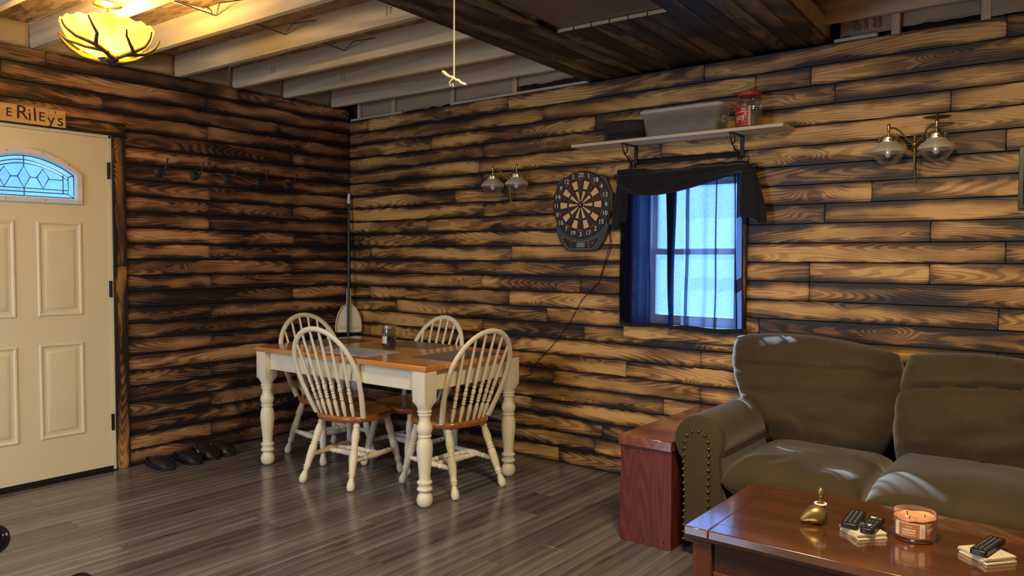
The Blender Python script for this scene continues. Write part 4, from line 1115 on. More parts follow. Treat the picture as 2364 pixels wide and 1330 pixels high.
remote(4.231, -1.372, -0.02, 0.044, 0.155, 'slim black remote with two white keys beside the long one', 6, 3, big=True)
remote(4.552, -1.352, -0.20, 0.046, 0.172, 'black remote lying on the coasters right of the candle', 8, 3)

kx, ky = 4.346, -1.328
cd = thing('candle', 'peach candle in a wide clear glass tumbler with brown label', 'candle', (kx, ky, CZ))
T = Matrix.Translation((kx, ky, CZ))
MB().lathe([(0.010, 0.004), (0.052, 0.0006), (0.060, 0.004), (0.0645, 0.014), (0.0665, 0.03), (0.0665, 0.086), (0.0655, 0.089), (0.0635, 0.088), (0.0632, 0.03), (0.060, 0.014), (0.01, 0.011)], 40, T, caps=False).build('tumbler', 'clear_glass', cd, smooth=60)
def wx(u, v):
    a = 2*PI*u; r = 0.0615*v
    return Vector((kx + r*math.cos(a), ky + r*math.sin(a), CZ + 0.068 + 0.006*noise.noise(Vector((r*40*math.cos(a), r*40*math.sin(a), 2))) + 0.006*(v**6)*(0.6 + 0.6*math.sin(a + 1))))
w1 = MB().grid(wx, 32, 8, closed_u=True)
w1.lathe([(0.055, 0.012), (0.0612, 0.018), (0.0615, 0.066)], 32, T)
w1.build('wax', 'wax', cd, smooth=60)
for a in (0.4, 2.5, 4.4): MB().tube([(kx + 0.03*math.cos(a), ky + 0.03*math.sin(a), CZ + 0.066), (kx + 0.031*math.cos(a), ky + 0.03*math.sin(a), CZ + 0.079)], 0.0015, 6).build('wick', 'burn_ink', cd)
ca = math.atan2(-4.05 - ky, 4.83 - kx) - 0.15
band(kx, ky, 0.0669, ca - 0.75, ca + 0.62, CZ + 0.022, CZ + 0.066, 'label', 'coaster', cd)
band(kx, ky, 0.0671, ca - 0.55, ca + 0.38, CZ + 0.022, CZ + 0.064, 'label_panel', 'brown_label', cd)
print_lines(kx, ky, 0.0673, ca - 0.08, [(CZ + 0.053, 0.002, 0.010), (CZ + 0.042, 0.0045, 0.020), (CZ + 0.034, 0.0045, 0.018), (CZ + 0.028, 0.002, 0.018)], 'label_print', 'coaster', cd)
print_lines(kx, ky, 0.0671, ca + 0.50, [(CZ + 0.026 + 0.006*q, 0.003, 0.004) for q in range(5)], 'label_print', 'brown_label', cd)

# ================================================================== ON THE WALLS AND CEILING
# ---------------------------------------------------------------- antler bowl lamp
LX, LY, LZ, LR, LD = 1.122, -2.372, 2.388, 0.190, 0.142
la = thing('ceiling_lamp', 'glowing amber glass bowl ceiling lamp held by antlers over the door corner', 'lamp', (LX, LY, 2.49))
TL_ = Matrix.Translation((LX, LY, 0))
MB().lathe([(0.062, 2.489), (0.062, 2.484), (0.050, 2.479), (0.022, 2.475), (0.012, 2.470)], 24, TL_).build('canopy', 'brass', la, smooth=40)
MB().lathe([(0.0085, 2.46), (0.0085, 2.30)], 12, TL_).build('rod', 'brass', la)
MB().lathe([(0.006, 2.452), (0.008, 2.450), (0.008, 2.440), (0.006, 2.438)], 8, Matrix.Translation((LX + 0.022, LY - 0.01, 0.004))).build('switch', 'brass', la)
def bowl(u, v):
    ph = v*PI/2; a = 2*PI*u
    r = LR*math.sin(ph); z = LZ - LD*math.cos(ph)
    if v > 0.8: z += 0.005*(v - 0.8)/0.2*math.cos(a*18); r += 0.006*((v - 0.8)/0.2)**2
    return Vector((LX + r*math.cos(a), LY + r*math.sin(a), z))
MB().grid(lambda u, v: bowl(u, max(0.02, v)), 108, 18, closed_u=True).build('glass_bowl', 'bowl', la, smooth=80)
def bp(a, t, off=0.010):
    ph = t*PI/2; r = (LR + off)*math.sin(ph); z = LZ - (LD + off)*math.cos(ph)
    return Vector((LX + r*math.cos(math.radians(a)), LY + r*math.sin(math.radians(a)), z))
def branch(mb, pts, r0, r1):
    P_ = []
    for i in range(len(pts)-1):
        for q in range(5):
            f = q/5; a = pts[i]; b = pts[i+1]; P_.append(tuple(x + (y - x)*f for x, y in zip(a, b)))
    P_.append(pts[-1])
    n = len(P_); mb.tube([bp(*p) for p in P_], [r0 + (r1 - r0)*(i/(n-1))**0.8 for i in range(n)], 8)
ANT = [[((20, .05, .012), (-20, .22, .014), (-45, .45, .016)), ((-45, .45, .016), (-38, .66, .016), (-42, .80, .015), (-46, .96, .016)), ((-45, .45, .016), (-72, .62, .015), (-84, .80, .016), (-86, .93, .018)),
        ((-24, .30, .014), (-70, .42, .016), (-100, .60, .018), (-108, .76, .022))],
       [((-60, .04, .012), (10, .18, .014), (28, .42, .016)), ((28, .42, .016), (10, .55, .015), (0, .68, .015), (-2, .80, .016)), ((28, .42, .016), (40, .60, .016), (40, .75, .016), (37, .90, .018)),
        ((20, .30, .014), (55, .50, .024), (66, .68, .03), (70, .88, .034))],
       [((180, .04, .012), (200, .25, .014), (215, .45, .02)), ((215, .45, .02), (232, .62, .022), (238, .80, .024)), ((215, .45, .02), (190, .65, .02), (180, .85, .02)), ((200, .25, .014), (250, .42, .03), (258, .62, .035))],
       [((90, .04, .012), (110, .25, .014), (120, .5, .018)), ((120, .5, .018), (105, .7, .018), (100, .9, .018)), ((120, .5, .018), (140, .7, .018), (145, .9, .018)), ((110, .25, .014), (78, .45, .02), (74, .7, .022))]]
for an in ANT:
    mb = MB(); branch(mb, an[0], 0.014, 0.0115)
    for b_ in an[1:]: branch(mb, b_, 0.0105, 0.0038)
    mb.build('antler', 'antler', la, smooth=70)
MB().lathe([(0.004, LZ - LD - 0.034), (0.014, LZ - LD - 0.026), (0.030, LZ - LD - 0.016), (0.045, LZ - LD - 0.010), (0.02, LZ - LD + 0.004)], 16, TL_).build('hub', 'antler', la)
for a in (0.5, 0.5 + 2*PI/3, 0.5 + 4*PI/3):
    bx_, by_ = LX + 0.07*math.cos(a), LY + 0.07*math.sin(a)
    MB().sphere((bx_, by_, LZ - 0.055), 0.022, 12, 8).build('bulb', emit('bulb_glow', (1.0, 0.80, 0.45), 12.0) if a < 1 else bpy.data.materials['bulb_glow'], la, smooth=80)
lamp('bulb_light', 'POINT', (LX, LY, LZ - 0.03), 33, (1.0, 0.68, 0.24), shadow_soft_size=0.06)

# ---------------------------------------------------------------- sign over the door
sg = thing('wooden_sign', 'small pale board sign with burned lettering above the door', 'sign', (0.014, -2.35, 2.11))
MB().box((0.0145, -2.585, 2.062), (0.030, -2.124, 2.160)).build('board', 'sign', sg, bevel=0.0015)
SGN = [('T', .075, -2.535, 2.112), ('H', .068, -2.477, 2.112), ('E', .068, -2.415, 2.110), ('R', .108, -2.350, 2.116), ('i', .098, -2.312, 2.108), ('l', .108, -2.285, 2.113), ('E', .074, -2.250, 2.107), ('y', .092, -2.202, 2.098), ("'", .06, -2.178, 2.125), ('s', .098, -2.153, 2.100)]
for t, s_, y, z in SGN: text_mesh(t, s_, FACE_LEFT(0.0303, y, z) @ Matrix.Rotation(R.uniform(-.06, .06), 4, 'Z'), 'letter', 'burn_ink', sg, depth=0.0004)
MB().lathe([(0.010, 0), (0.010, 0.0005)], 14, Matrix.Translation((0.0302, -2.214, 2.148)) @ Matrix.Rotation(PI/2, 4, 'Y') @ Matrix.Diagonal((0.5, 1.2, 1, 1))).build('knot', 'raw_edge', sg)

# ---------------------------------------------------------------- coat hooks
for i, (y, z) in enumerate(((-1.565, 1.858), (-1.322, 1.858), (-1.083, 1.855), (-0.832, 1.850), (-0.592, 1.843))):
    nm = ['first and nearest the door', 'second from the door', 'middle one of five', 'fourth from the door', 'last one toward the corner'][i]
    t = thing('coat_hook', 'dark iron double coat hook on the door wall, ' + nm, 'hook', (0, y, z), group='iron coat hooks in a row')
    m = Matrix.Translation((0.0015, y, z)) @ Matrix.Rotation(PI/2, 4, 'Y')
    ros = MB().lathe([(0.030, 0.0), (0.032, 0.003), (0.029, 0.007), (0.022, 0.012), (0.012, 0.017), (0.005, 0.019)], 20, m)
    for q in range(8):
        a = 2*PI*q/8; ros.sphere((0.006, y + 0.025*math.cos(a), z + 0.025*math.sin(a)), 0.0075, 8, 5, (0.6, 1, 1))
    ros.build('rosette', 'iron_green', t, smooth=60)
    MB().tube([(0.014, y, z), (0.035, y + 0.004, z - 0.004), (0.062, y + 0.008, z + 0.004), (0.082, y + 0.010, z + 0.030), (0.090, y + 0.012, z + 0.062), (0.100, y + 0.012, z + 0.084)], [.006, .006, .0055, .005, .0045, .006], 8).build('long_prong', 'iron_green', t, smooth=60)
    MB().tube([(0.014, y, z - 0.002), (0.035, y - 0.002, z - 0.014), (0.060, y - 0.004, z - 0.020), (0.076, y - 0.005, z - 0.014), (0.080, y - 0.005, z - 0.002)], [.006, .0055, .005, .005, .006], 8).build('short_prong', 'iron_green', t, smooth=60)

# ---------------------------------------------------------------- wall sconces
def sconce(x0, zc, lab, smoke_bell):
    t = thing('wall_sconce', lab, 'sconce', (x0, 0, zc), group='two armed brass sconces with glass shades')
    m = Matrix.Translation((x0, -0.001, zc + 0.01)) @ Matrix.Rotation(PI/2, 4, 'X')
    MB().lathe([(0.030, 0), (0.032, 0.006), (0.024, 0.014), (0.014, 0.020), (0.012, 0.04)], 20, m).build('backplate', 'old_brass', t, smooth=50)
    MB().tube([(x0, -0.045, zc + 0.045), (x0, -0.046, zc - 0.05), (x0, -0.042, zc - 0.10), (x0 + 0.004, -0.026, zc - 0.155)], [.0055, .0055, .005, .004], 10).build('stem', 'old_brass', t, smooth=60)
    MB().sphere((x0, -0.045, zc + 0.012), 0.015, 14, 10, (1, 1, 1.2)).sphere((x0, -0.045, zc + 0.045), 0.009, 12, 8).sphere((x0, -0.045, zc - 0.045), 0.009, 12, 8).build('hub', 'old_brass', t, smooth=70)
    MB().tube([(x0 - 0.035, -0.045, zc + 0.012), (x0 + 0.035, -0.045, zc + 0.012)], 0.008, 10).build('cross_bar', 'black_metal', t)
    for s_ in (-1, 1):
        ex, ey = x0 + s_*0.100, -0.105
        MB().tube([(x0, -0.045, zc + 0.01), (x0 + s_*0.03, -0.06, zc + 0.035), (x0 + s_*0.055, -0.075, zc + 0.072), (x0 + s_*0.075, -0.088, zc + 0.088), (ex, ey, zc + 0.090)], 0.0042, 10).build('arm', 'old_brass', t, smooth=60)
        e = Matrix.Translation((ex, ey, zc))
        MB().lathe([(0.003, 0.108), (0.0075, 0.104), (0.0085, 0.096), (0.006, 0.090), (0.0075, 0.086), (0.0075, 0.076), (0.005, 0.072), (0.005, 0.052)], 12, e).build('finial', 'brass', t, smooth=50)
        MB().lathe([(0.010, 0.056), (0.030, 0.052), (0.0425, 0.044), (0.0435, 0.040), (0.0435, 0.022), (0.040, 0.020)], 24, e).build('gallery', 'silver', t, smooth=40)
        sc_ = MB()
        for q in range(3):
            a = -1.3 + 2*PI*q/3; sc_.tube([(ex + 0.043*math.cos(a), ey + 0.043*math.sin(a), zc + 0.031), (ex + 0.056*math.cos(a), ey + 0.056*math.sin(a), zc + 0.031)], 0.0028, 8)
        sc_.build('thumb_screw', 'black_metal', t)
        MB().lathe([(0.039, 0.026), (0.042, 0.016), (0.052, 0.008), (0.068, -0.004), (0.0765, -0.016), (0.0775, -0.021), (0.075, -0.026)], 32, e, caps=False).build('shade', 'frost_glass', t, smooth=70)
        MB().lathe([(0.075, -0.026), (0.066, -0.042), (0.052, -0.060), (0.038, -0.074), (0.028, -0.080)], 32, e, caps=False).build('lower_glass', 'clear_glass', t, smooth=70)
        MB().lathe([(0.010, 0.02), (0.014, 0.0), (0.0165, -0.022), (0.015, -0.036), (0.009, -0.046), (0.002, -0.049)], 16, e).build('bulb', 'white_bead', t, smooth=70)
        if smoke_bell and s_ > 0:
            MB().lathe([(0.004, 0.110), (0.030, 0.113), (0.056, 0.118), (0.058, 0.1195), (0.030, 0.117), (0.004, 0.114)], 28, e).build('smoke_bell', 'old_brass', t, smooth=50)
sconce(1.672, 1.818, 'brass twin sconce beside the dartboard', False)
sconce(4.082, 1.845, 'brass twin sconce above the sofa with a disc over one shade', True)

# ---------------------------------------------------------------- dartboard
bxx, bzz = 2.222, 1.648
db = thing('dartboard', 'black electronic dartboard with beige segments between sconce and curtain', 'dartboard', (bxx, 0, bzz))
body = []
for i in range(33):
    a = math.radians(-32 + 244*i/32); body.append((bxx + 0.213*math.cos(a), bzz + 0.212*math.sin(a)))
body += [(bxx - 0.198, bzz - 0.130), (bxx - 0.165, bzz - 0.220), (bxx - 0.122, bzz - 0.276), (bxx - 0.085, bzz - 0.286), (bxx + 0.085, bzz - 0.286), (bxx + 0.122, bzz - 0.276), (bxx + 0.165, bzz - 0.220), (bxx + 0.198, bzz - 0.130)]
MB().prism(body, -0.030, -0.001, 'Y').build('body', 'grey_plastic', db, bevel=0.006, seg=3)
sh_ = MB()
for s_ in (-1, 1):
    sh_.prism([(bxx + s_*q, z) for q, z in ((0.10, bzz + 0.17), (0.135, bzz + 0.182), (0.172, bzz + 0.165), (0.217, bzz + 0.06), (0.217, bzz - 0.06), (0.19, bzz + 0.0))], -0.024, -0.0015, 'Y')
sh_.build('shoulder', 'grey_plastic', db, bevel=0.006)
def cyl(r, y0, y1, n=56): return MB().prism([(bxx + r*math.cos(2*PI*i/n), bzz + r*math.sin(2*PI*i/n)) for i in range(n)], y0, y1, 'Y')
cyl(0.207, -0.036, -0.029).build('number_ring', 'black_plastic', db, bevel=0.002)
def sector(mb, a0, a1, r0, r1, y0, y1, n=4):
    o = [(bxx + r1*math.sin(a0 + (a1-a0)*i/n), bzz + r1*math.cos(a0 + (a1-a0)*i/n)) for i in range(n+1)]
    i_ = [(bxx + r0*math.sin(a1 + (a0-a1)*i/n), bzz + r0*math.cos(a1 + (a0-a1)*i/n)) for i in range(n+1)]
    return mb.prism(o + i_, y0, y1, 'Y')
for i in range(20):
    a0 = (i - 0.5)*PI/10; a1 = a0 + PI/10; g = 0.004
    mt = 'black_plastic' if i % 2 == 0 else 'beige_plastic'
    sector(MB(), a0 + g/0.13*0.7, a1 - g/0.13*0.7, 0.100, 0.150, -0.040, -0.035).build('segment', mt, db, smooth=0)
    sector(MB(), a0 + g/0.05*0.4, a1 - g/0.05*0.4, 0.020, 0.086, -0.040, -0.035).build('segment', mt, db, smooth=0)
    sector(MB(), a0 + .05, a1 - .05, 0.1545, 0.1605, -0.041, -0.035).build('double_bar', 'red_plastic' if i % 2 == 0 else 'black_plastic', db, smooth=0)
    sector(MB(), a0 + .06, a1 - .06, 0.0895, 0.0945, -0.041, -0.035).build('triple_bar', 'red_plastic' if i % 2 == 0 else 'black_plastic', db, smooth=0)
cyl(0.014, -0.041, -0.035, 24).build('outer_bull', 'black_plastic', db); cyl(0.0075, -0.042, -0.036, 20).build('bullseye', 'red_plastic', db)
NUM = [20, 1, 18, 4, 13, 6, 10, 15, 2, 17, 3, 19, 7, 16, 8, 11, 14, 9, 12, 5]
for i, n in enumerate(NUM): text_mesh(str(n), 0.040, FACE_BACK(bxx + 0.183*math.sin(i*PI/10), -0.0365, bzz + 0.183*math.cos(i*PI/10)), 'number', 'white_print', db)
pn = [(bxx + x, bzz + z) for x, z in ((-0.135, -0.196), (-0.118, -0.200), (-0.06, -0.222), (0, -0.228), (0.06, -0.222), (0.118, -0.200), (0.135, -0.196), (0.135, -0.215), (0.10, -0.262), (0.08, -0.272), (-0.08, -0.272), (-0.10, -0.262), (-0.135, -0.215))]
MB().prism(pn, -0.0335, -0.029, 'Y').build('control_panel', 'black_plastic', db, bevel=0.002)
MB().tube([(x, -0.034, z) for x, z in pn], 0.0016, 6, closed=True).build('panel_rim', 'silver', db)
MB().box((bxx - 0.030, -0.036, bzz - 0.262), (bxx + 0.030, -0.033, bzz - 0.233)).build('display_screen', 'lcd', db, bevel=0.001)
for (x, z, m_) in ((-0.072, -.232, 'grey_plastic'), (-0.072, -.246, 'grey_plastic'), (-0.072, -.260, 'grey_plastic'), (0.056, -.236, 'red_plastic'), (0.086, -.236, 'red_plastic'), (0.056, -.256, 'red_plastic')):
    MB().lathe([(0.0095, 0), (0.0095, 0.002), (0.006, 0.003)], 12, Matrix.Translation((bxx + x, -0.0335, bzz + z)) @ Matrix.Rotation(PI/2, 4, 'X') @ Matrix.Diagonal((1, 0.55, 1, 1))).build('button', m_, db)
MB().tube([(2.40, -0.012, 1.50), (2.428, -0.006, 1.42), (2.415, -0.006, 1.36), (2.343, -0.006, 1.175), (2.285, -0.006, 1.12), (2.217, -0.006, 1.06), (2.12, -0.006, 0.90), (2.00, -0.006, 0.76), (1.83, -0.006, 0.60), (1.812, -0.006, 0.575), (1.83, -0.006, 0.57), (1.815, -0.006, 0.545), (1.74, -0.006, 0.53)], 0.0026, 6).build('power_cord', 'black_plastic', db, smooth=60)
MB().tube([(2.41, -0.010, 1.50), (2.42, -0.007, 1.44), (2.395, -0.007, 1.34), (2.35, -0.007, 1.21), (2.335, -0.007, 1.16)], 0.0022, 6).build('power_cord', 'black_plastic', db, smooth=60)

# ---------------------------------------------------------------- shelf and what stands on it
sf_ = thing('wall_shelf', 'pale board shelf on black brackets above the curtained window', 'shelf', (2.88, 0, 1.98))
MB().box((2.248, -0.187, 1.981), (3.515, -0.001, 1.998)).build('board', 'shelf', sf_, bevel=0.0015)
for x in (2.588, 3.234):
    br = MB().box((x - 0.011, -0.006, 1.835), (x + 0.011, -0.001, 1.980)).box((x - 0.011, -0.172, 1.976), (x + 0.011, -0.001, 1.981))
    br.build('bracket', 'black_metal', sf_, bevel=0.001)
    w_ = MB()
    w_.tube([(x, -0.165, 1.975), (x, -0.160, 1.945), (x, -0.135, 1.925), (x, -0.110, 1.935), (x, -0.105, 1.960), (x, -0.125, 1.974)], 0.0035, 6)
    w_.tube([(x, -0.150, 1.928), (x, -0.105, 1.905), (x, -0.065, 1.870), (x, -0.050, 1.850), (x, -0.052, 1.835), (x, -0.035, 1.828), (x, -0.012, 1.850), (x, -0.022, 1.872), (x, -0.045, 1.868), (x, -0.060, 1.880)], 0.0035, 6)
    for k_ in range(3):
        c = Vector((x, -0.095 + k_*0.022, 1.905 - k_*0.016)); a = [(x, c.y + 0.013*math.cos(2*PI*q/10)*0.8, c.z + 0.013*math.sin(2*PI*q/10)) if k_ % 2 else (x + 0.009*math.cos(2*PI*q/10), c.y, c.z + 0.013*math.sin(2*PI*q/10)) for q in range(10)]
        w_.tube(a, 0.0024, 6, closed=True)
    w_.build('scroll', 'black_metal', sf_, smooth=60)
hb = thing('hat', 'dark brown flat topped felt hat at the left end of the wall shelf', 'hat', (2.59, -0.093, 1.998))
Th = Matrix.Translation((2.572, -0.093, 1.998)) @ Matrix.Diagonal((1.04, 0.62, 1.2, 1))
MB().lathe([(0.148, 0.0), (0.147, 0.004), (0.138, 0.012), (0.136, 0.03), (0.131, 0.075), (0.127, 0.086), (0.118, 0.094), (0.07, 0.098), (0.01, 0.0985)], 40, Th).build('crown', 'hat', hb, smooth=60)
MB().lathe([(0.1385, 0.012), (0.1378, 0.014), (0.1368, 0.036), (0.1362, 0.038)], 40, Th, caps=False).build('hat_band', 'black_cloth', hb, smooth=60)

tu = thing('storage_tub', 'cloudy lidded plastic tub on the shelf between hat and jar', 'tub', (2.945, -0.093, 1.998))
def rrect(cx, cy, hx_, hy_, r, n=6):
    o = []
    for sx, sy, a0 in ((1, 1, 0), (-1, 1, PI/2), (-1, -1, PI), (1, -1, 1.5*PI)):
        for q in range(n):
            a = a0 + PI/2*q/(n-1); o.append((cx + sx*(hx_ - r) + r*math.cos(a), cy + sy*(hy_ - r) + r*math.sin(a)))
    return o
def loft(mb, secs, cap0=True, cap1=True):
    n = len(secs[0][0]); vs = [(x, y, z) for o, z in secs for x, y in o]
    fs = [(j*n+i, j*n+(i+1) % n, j*n+n+(i+1) % n, j*n+n+i) for j in range(len(secs)-1) for i in range(n)]
    if cap0: fs.append(tuple(reversed(range(n))))
    if cap1: fs.append(tuple(range((len(secs)-1)*n, len(secs)*n)))
    return mb.add(vs, fs)
tcx, tcy = 2.945, -0.093
loft(MB(), [(rrect(tcx, tcy, .208, .072, .03), 1.9985), (rrect(tcx, tcy, .214, .078, .03), 2.004), (rrect(tcx, tcy, .232, .086, .03), 2.128), (rrect(tcx, tcy, .240, .090, .03), 2.130)], cap1=False).build('tub_body', 'tub', tu, smooth=60)
loft(MB(), [(rrect(tcx, tcy, .240, .090, .03), 2.128), (rrect(tcx, tcy, .247, .092, .032), 2.130), (rrect(tcx, tcy, .247, .092, .032), 2.142), (rrect(tcx, tcy, .240, .086, .03), 2.148), (rrect(tcx, tcy, .225, .074, .03), 2.145)]).build('lid', 'tub_lid', tu, smooth=40)
ct_ = MB().grid(lambda u, v: Vector((tcx - .205 + .41*u, tcy - .068 + .136*v, 2.002 + (0.046 + 0.022*noise.noise(Vector((u*7, v*3, 5)))*1.5 if 0.01 < u < 0.99 and 0.01 < v < 0.99 else 0.0))), 34, 12)
tag(ct_.build('contents', 'cork', tu, smooth=30), kind='stuff')
lb = MB().box((0, -0.018, -0.016), (0.0008, 0.018, 0.016))
lb.v = [(tcx + .2275 + x + (z)*0.14, tcy - 0.015 + y, 2.066 + z) for x, y, z in lb.v]
lab_ = lb.build('label', 'white_print', tu, smooth=0)
lm = MB()
for q in (-1, 1): lm.box((0.0009, q*0.008 - 0.005, -0.006), (0.0014, q*0.008 + 0.005, 0.004))
lm.v = [(tcx + .2275 + x + z*0.14, tcy - 0.015 + y, 2.066 + z) for x, y, z in lm.v]
lm.build('label_mark', 'grey_plastic', lab_, smooth=0)

px_, py_ = 3.306, -0.098
jr = thing('snack_jar', 'clear plastic snack jar with red lid and red label on the shelf', 'jar', (px_, py_, 1.998))
Tj = Matrix.Translation((px_, py_, 1.9985))
MB().lathe([(0.058, 0.0), (0.066, 0.004), (0.0685, 0.014), (0.0685, 0.120), (0.066, 0.140), (0.058, 0.158), (0.056, 0.172)], 32, Tj, caps=False).build('jar_body', 'clear_glass', jr, smooth=60)
MB().lathe([(0.0575, 0.168), (0.0605, 0.169), (0.0605, 0.186), (0.057, 0.190), (0.02, 0.190)], 32, Tj).build('lid', 'red_plastic', jr, smooth=40)
tag(MB().lathe([(0.05, 0.003), (0.064, 0.008), (0.066, 0.016), (0.066, 0.082), (0.05, 0.088), (0.01, 0.090)], 26, Tj).build('contents', 'cork', jr, smooth=60), kind='stuff')
ca = math.atan2(-4.05 - py_, 4.83 - px_)
band(px_, py_, 0.0692, ca - 1.75, ca + 0.10, 1.9985 + 0.008, 1.9985 + 0.108, 'label', 'red_label', jr, 24)
band(px_, py_, 0.0695, ca - 0.03, ca + 0.10, 1.9985 + 0.008, 1.9985 + 0.110, 'label_edge', 'coaster', jr, 4)
wrap('joy!', 0.046, px_, py_, 0.0697, ca - 0.62, 1.9985 + 0.056, 'label_print', 'white_print', jr, spin=0.16)
print_lines(px_, py_, 0.0697, ca - 0.42, [(1.9985 + 0.092, 0.006, 0.012), (1.9985 + 0.083, 0.003, 0.014)], 'label_print', 'white_print', jr)
band(px_, py_, 0.0694, ca - 1.6, ca - 0.05, 1.9985 + 0.079, 1.9985 + 0.082, 'label_stripe', 'beige_plastic', jr, 20)

# ---------------------------------------------------------------- curtain: rod, sheer panel, scarf swag
rd = thing('curtain_rod', 'thin black curtain rod with wire cage finials over the window', 'rod', (2.90, -0.062, 1.800))
RZ = 1.800
MB().tube([(2.515, -0.062, RZ), (3.305, -0.062, RZ)], 0.007, 10).build('rod', 'black_metal', rd)
for x, s_ in ((2.500, -1), (3.320, 1)):
    fm = MB()
    for q in range(4):
        a = PI*q/4
        fm.tube([(x + 0.021*math.cos(2*PI*i/14), -0.062 + 0.021*math.sin(2*PI*i/14)*math.cos(a), RZ + 0.021*math.sin(2*PI*i/14)*math.sin(a)) for i in range(14)], 0.0022, 6, closed=True)
    fm.build('finial', 'black_metal', rd, smooth=60)
for x in (2.56, 3.28): MB().box((x - 0.006, -0.066, RZ - 0.012), (x + 0.006, -0.001, RZ - 0.004)).build('rod_bracket', 'black_metal', rd, smooth=0)
sh_c = thing('sheer_curtain', 'sheer black curtain panel glowing blue in front of the window', 'curtain', (2.89, -0.05, 0.92))
plan = [(0.00, 0.0), (0.035, .016), (0.06, .002), (0.085, .018), (0.11, .0)]        # bunched left edge
def fold_plan(z):
    """outline of the cloth seen from above at height z (folds spread towards the hem)"""
    f = (1.80 - z)/0.88
    W = []
    x = 2.515
    def add(dx, dy): W.append((dx, dy))
    pts = [(2.512, 0.0), (2.545, .010), (2.520, .014), (2.556, .020), (2.530, -.004), (2.570, -.006), (2.545, .004), (2.585, .014), (2.560, .020), (2.600, .012), (2.578, 0.0), (2.612, 0.0), (2.655, 0.006), (2.690, 0.0),
           (2.712 + .01*f, 0.008), (2.700 + .012*f, 0.018), (2.735 + .01*f, 0.022), (2.775, 0.010), (2.800 + .012*f, 0.0),
           (2.876 - .022*f, -0.010), (2.806 + .034*f, -0.002), (2.880 - .022*f, 0.004), (2.808 + .034*f, 0.010), (2.880 - .022*f, 0.016), (2.812 + .032*f, 0.022), (2.882 - .016*f, 0.028), (2.905, 0.010), (2.930, 0.0),
           (2.955 - .006*f, 0.000), (2.935, 0.010), (2.957 - .006*f, 0.016), (2.99, 0.010), (3.03, -0.004), (3.066, 0.006), (3.10, 0.0), (3.118, 0.008), (3.112, 0.014), (3.128, 0.018), (3.165, 0.004),
           (3.200, 0.0), (3.222 + .02*f, 0.014), (3.215 + .025*f, 0.02), (3.245 + .026*f, -0.004), (3.256 + .028*f, 0.010)]
    return pts
def sheer(u, v):
    z0 = 1.80 - 0.875*v
    pts = fold_plan(z0); k_ = u*(len(pts) - 1); i = min(int(k_), len(pts) - 2); f = k_ - i
    # Catmull-Rom through the folds
    p = [Vector(pts[max(0, min(len(pts)-1, i + o))]) for o in (-1, 0, 1, 2)]
    q = 0.5*((2*p[1]) + (p[2] - p[0])*f + (2*p[0] - 5*p[1] + 4*p[2] - p[3])*f*f + (3*p[1] - p[0] - 3*p[2] + p[3])*f**3)
    hem = -0.010*u + 0.006*math.sin(u*21)
    return Vector((q.x + 0.004*math.sin(z0*9 + u*12)*v, -0.060 - q.y*(0.55 + 0.45*v) + 0.010, z0 + hem*v))
MB().grid(sheer, 297, 26).build('cloth', 'sheer', sh_c, smooth=80)
def hemf(u, v): return sheer(u, 0.978 + 0.024*v) + Vector((0, -0.0012, 0))
MB().grid(hemf, 297, 3).build('hem', 'black_cloth', sh_c, smooth=80)
sw = thing('scarf_valance', 'black scarf swagged over the curtain rod with a tail at each side', 'valance', (2.90, -0.07, RZ))
def swag(u, v):
    x = 2.515 + 0.79*u
    top = RZ + 0.034 + 0.008*math.sin(u*9 + 1) + 0.012*noise.noise(Vector((u*9, 0, 2)))
    bot = RZ - 0.052 - 0.070*math.sin(PI*min(1, (u*1.10)**0.62)) + 0.030*u*u
    z = top + (bot - top)*v
    d = 0.014 + 0.030*math.sin(PI*v)**0.7 + 0.009*math.sin(v*17 + 3*math.sin(u*4) + u*3)
    return Vector((x, -0.062 - d, z))
MB().grid(swag, 60, 26).build('swag', 'black_cloth', sw, smooth=80, solid=0.004)
MB().grid(lambda u, v: Vector((2.515 + 0.79*u, -0.062 + 0.016*math.cos(PI*v), RZ + 0.022*math.sin(PI*v) + 0.008*math.sin(u*9 + 1)*math.sin(PI*v))), 40, 8).build('rod_wrap', 'black_cloth', sw, smooth=80, solid=0.004)
def tail(xt, xb0, xb1, zb, s_):
    def f(u, v):
        a = 2*PI*u
        cx_ = xt + (0.5*(xb0 + xb1) - xt)*v**0.8; w_ = 0.026 + (0.5*(xb1 - xb0) - 0.026)*(v**0.55)*(1 - 0.25*max(0, v - 0.8)/0.2)
        fold = 1 + 0.16*math.sin(5*a + 2*v) * v
        z = RZ + 0.018 + (zb - RZ - 0.018)*v + (0.018*math.cos(a)*s_ + 0.006*math.sin(3*a))*v
        return Vector((cx_ + w_*math.cos(a)*fold, -0.068 + (0.020 + 0.014*v)*math.sin(a)*fold, z))
    mb = MB().grid(f, 40, 22, closed_u=True)
    b = len(mb.v); n = 40
    mb.f.append(tuple(range(21*n, 22*n)))
    mb.build('tail', 'black_cloth', sw, smooth=80)
tail(2.540, 2.468, 2.560, 1.515, 1)
tail(3.285, 3.255, 3.400, 1.525, -1)

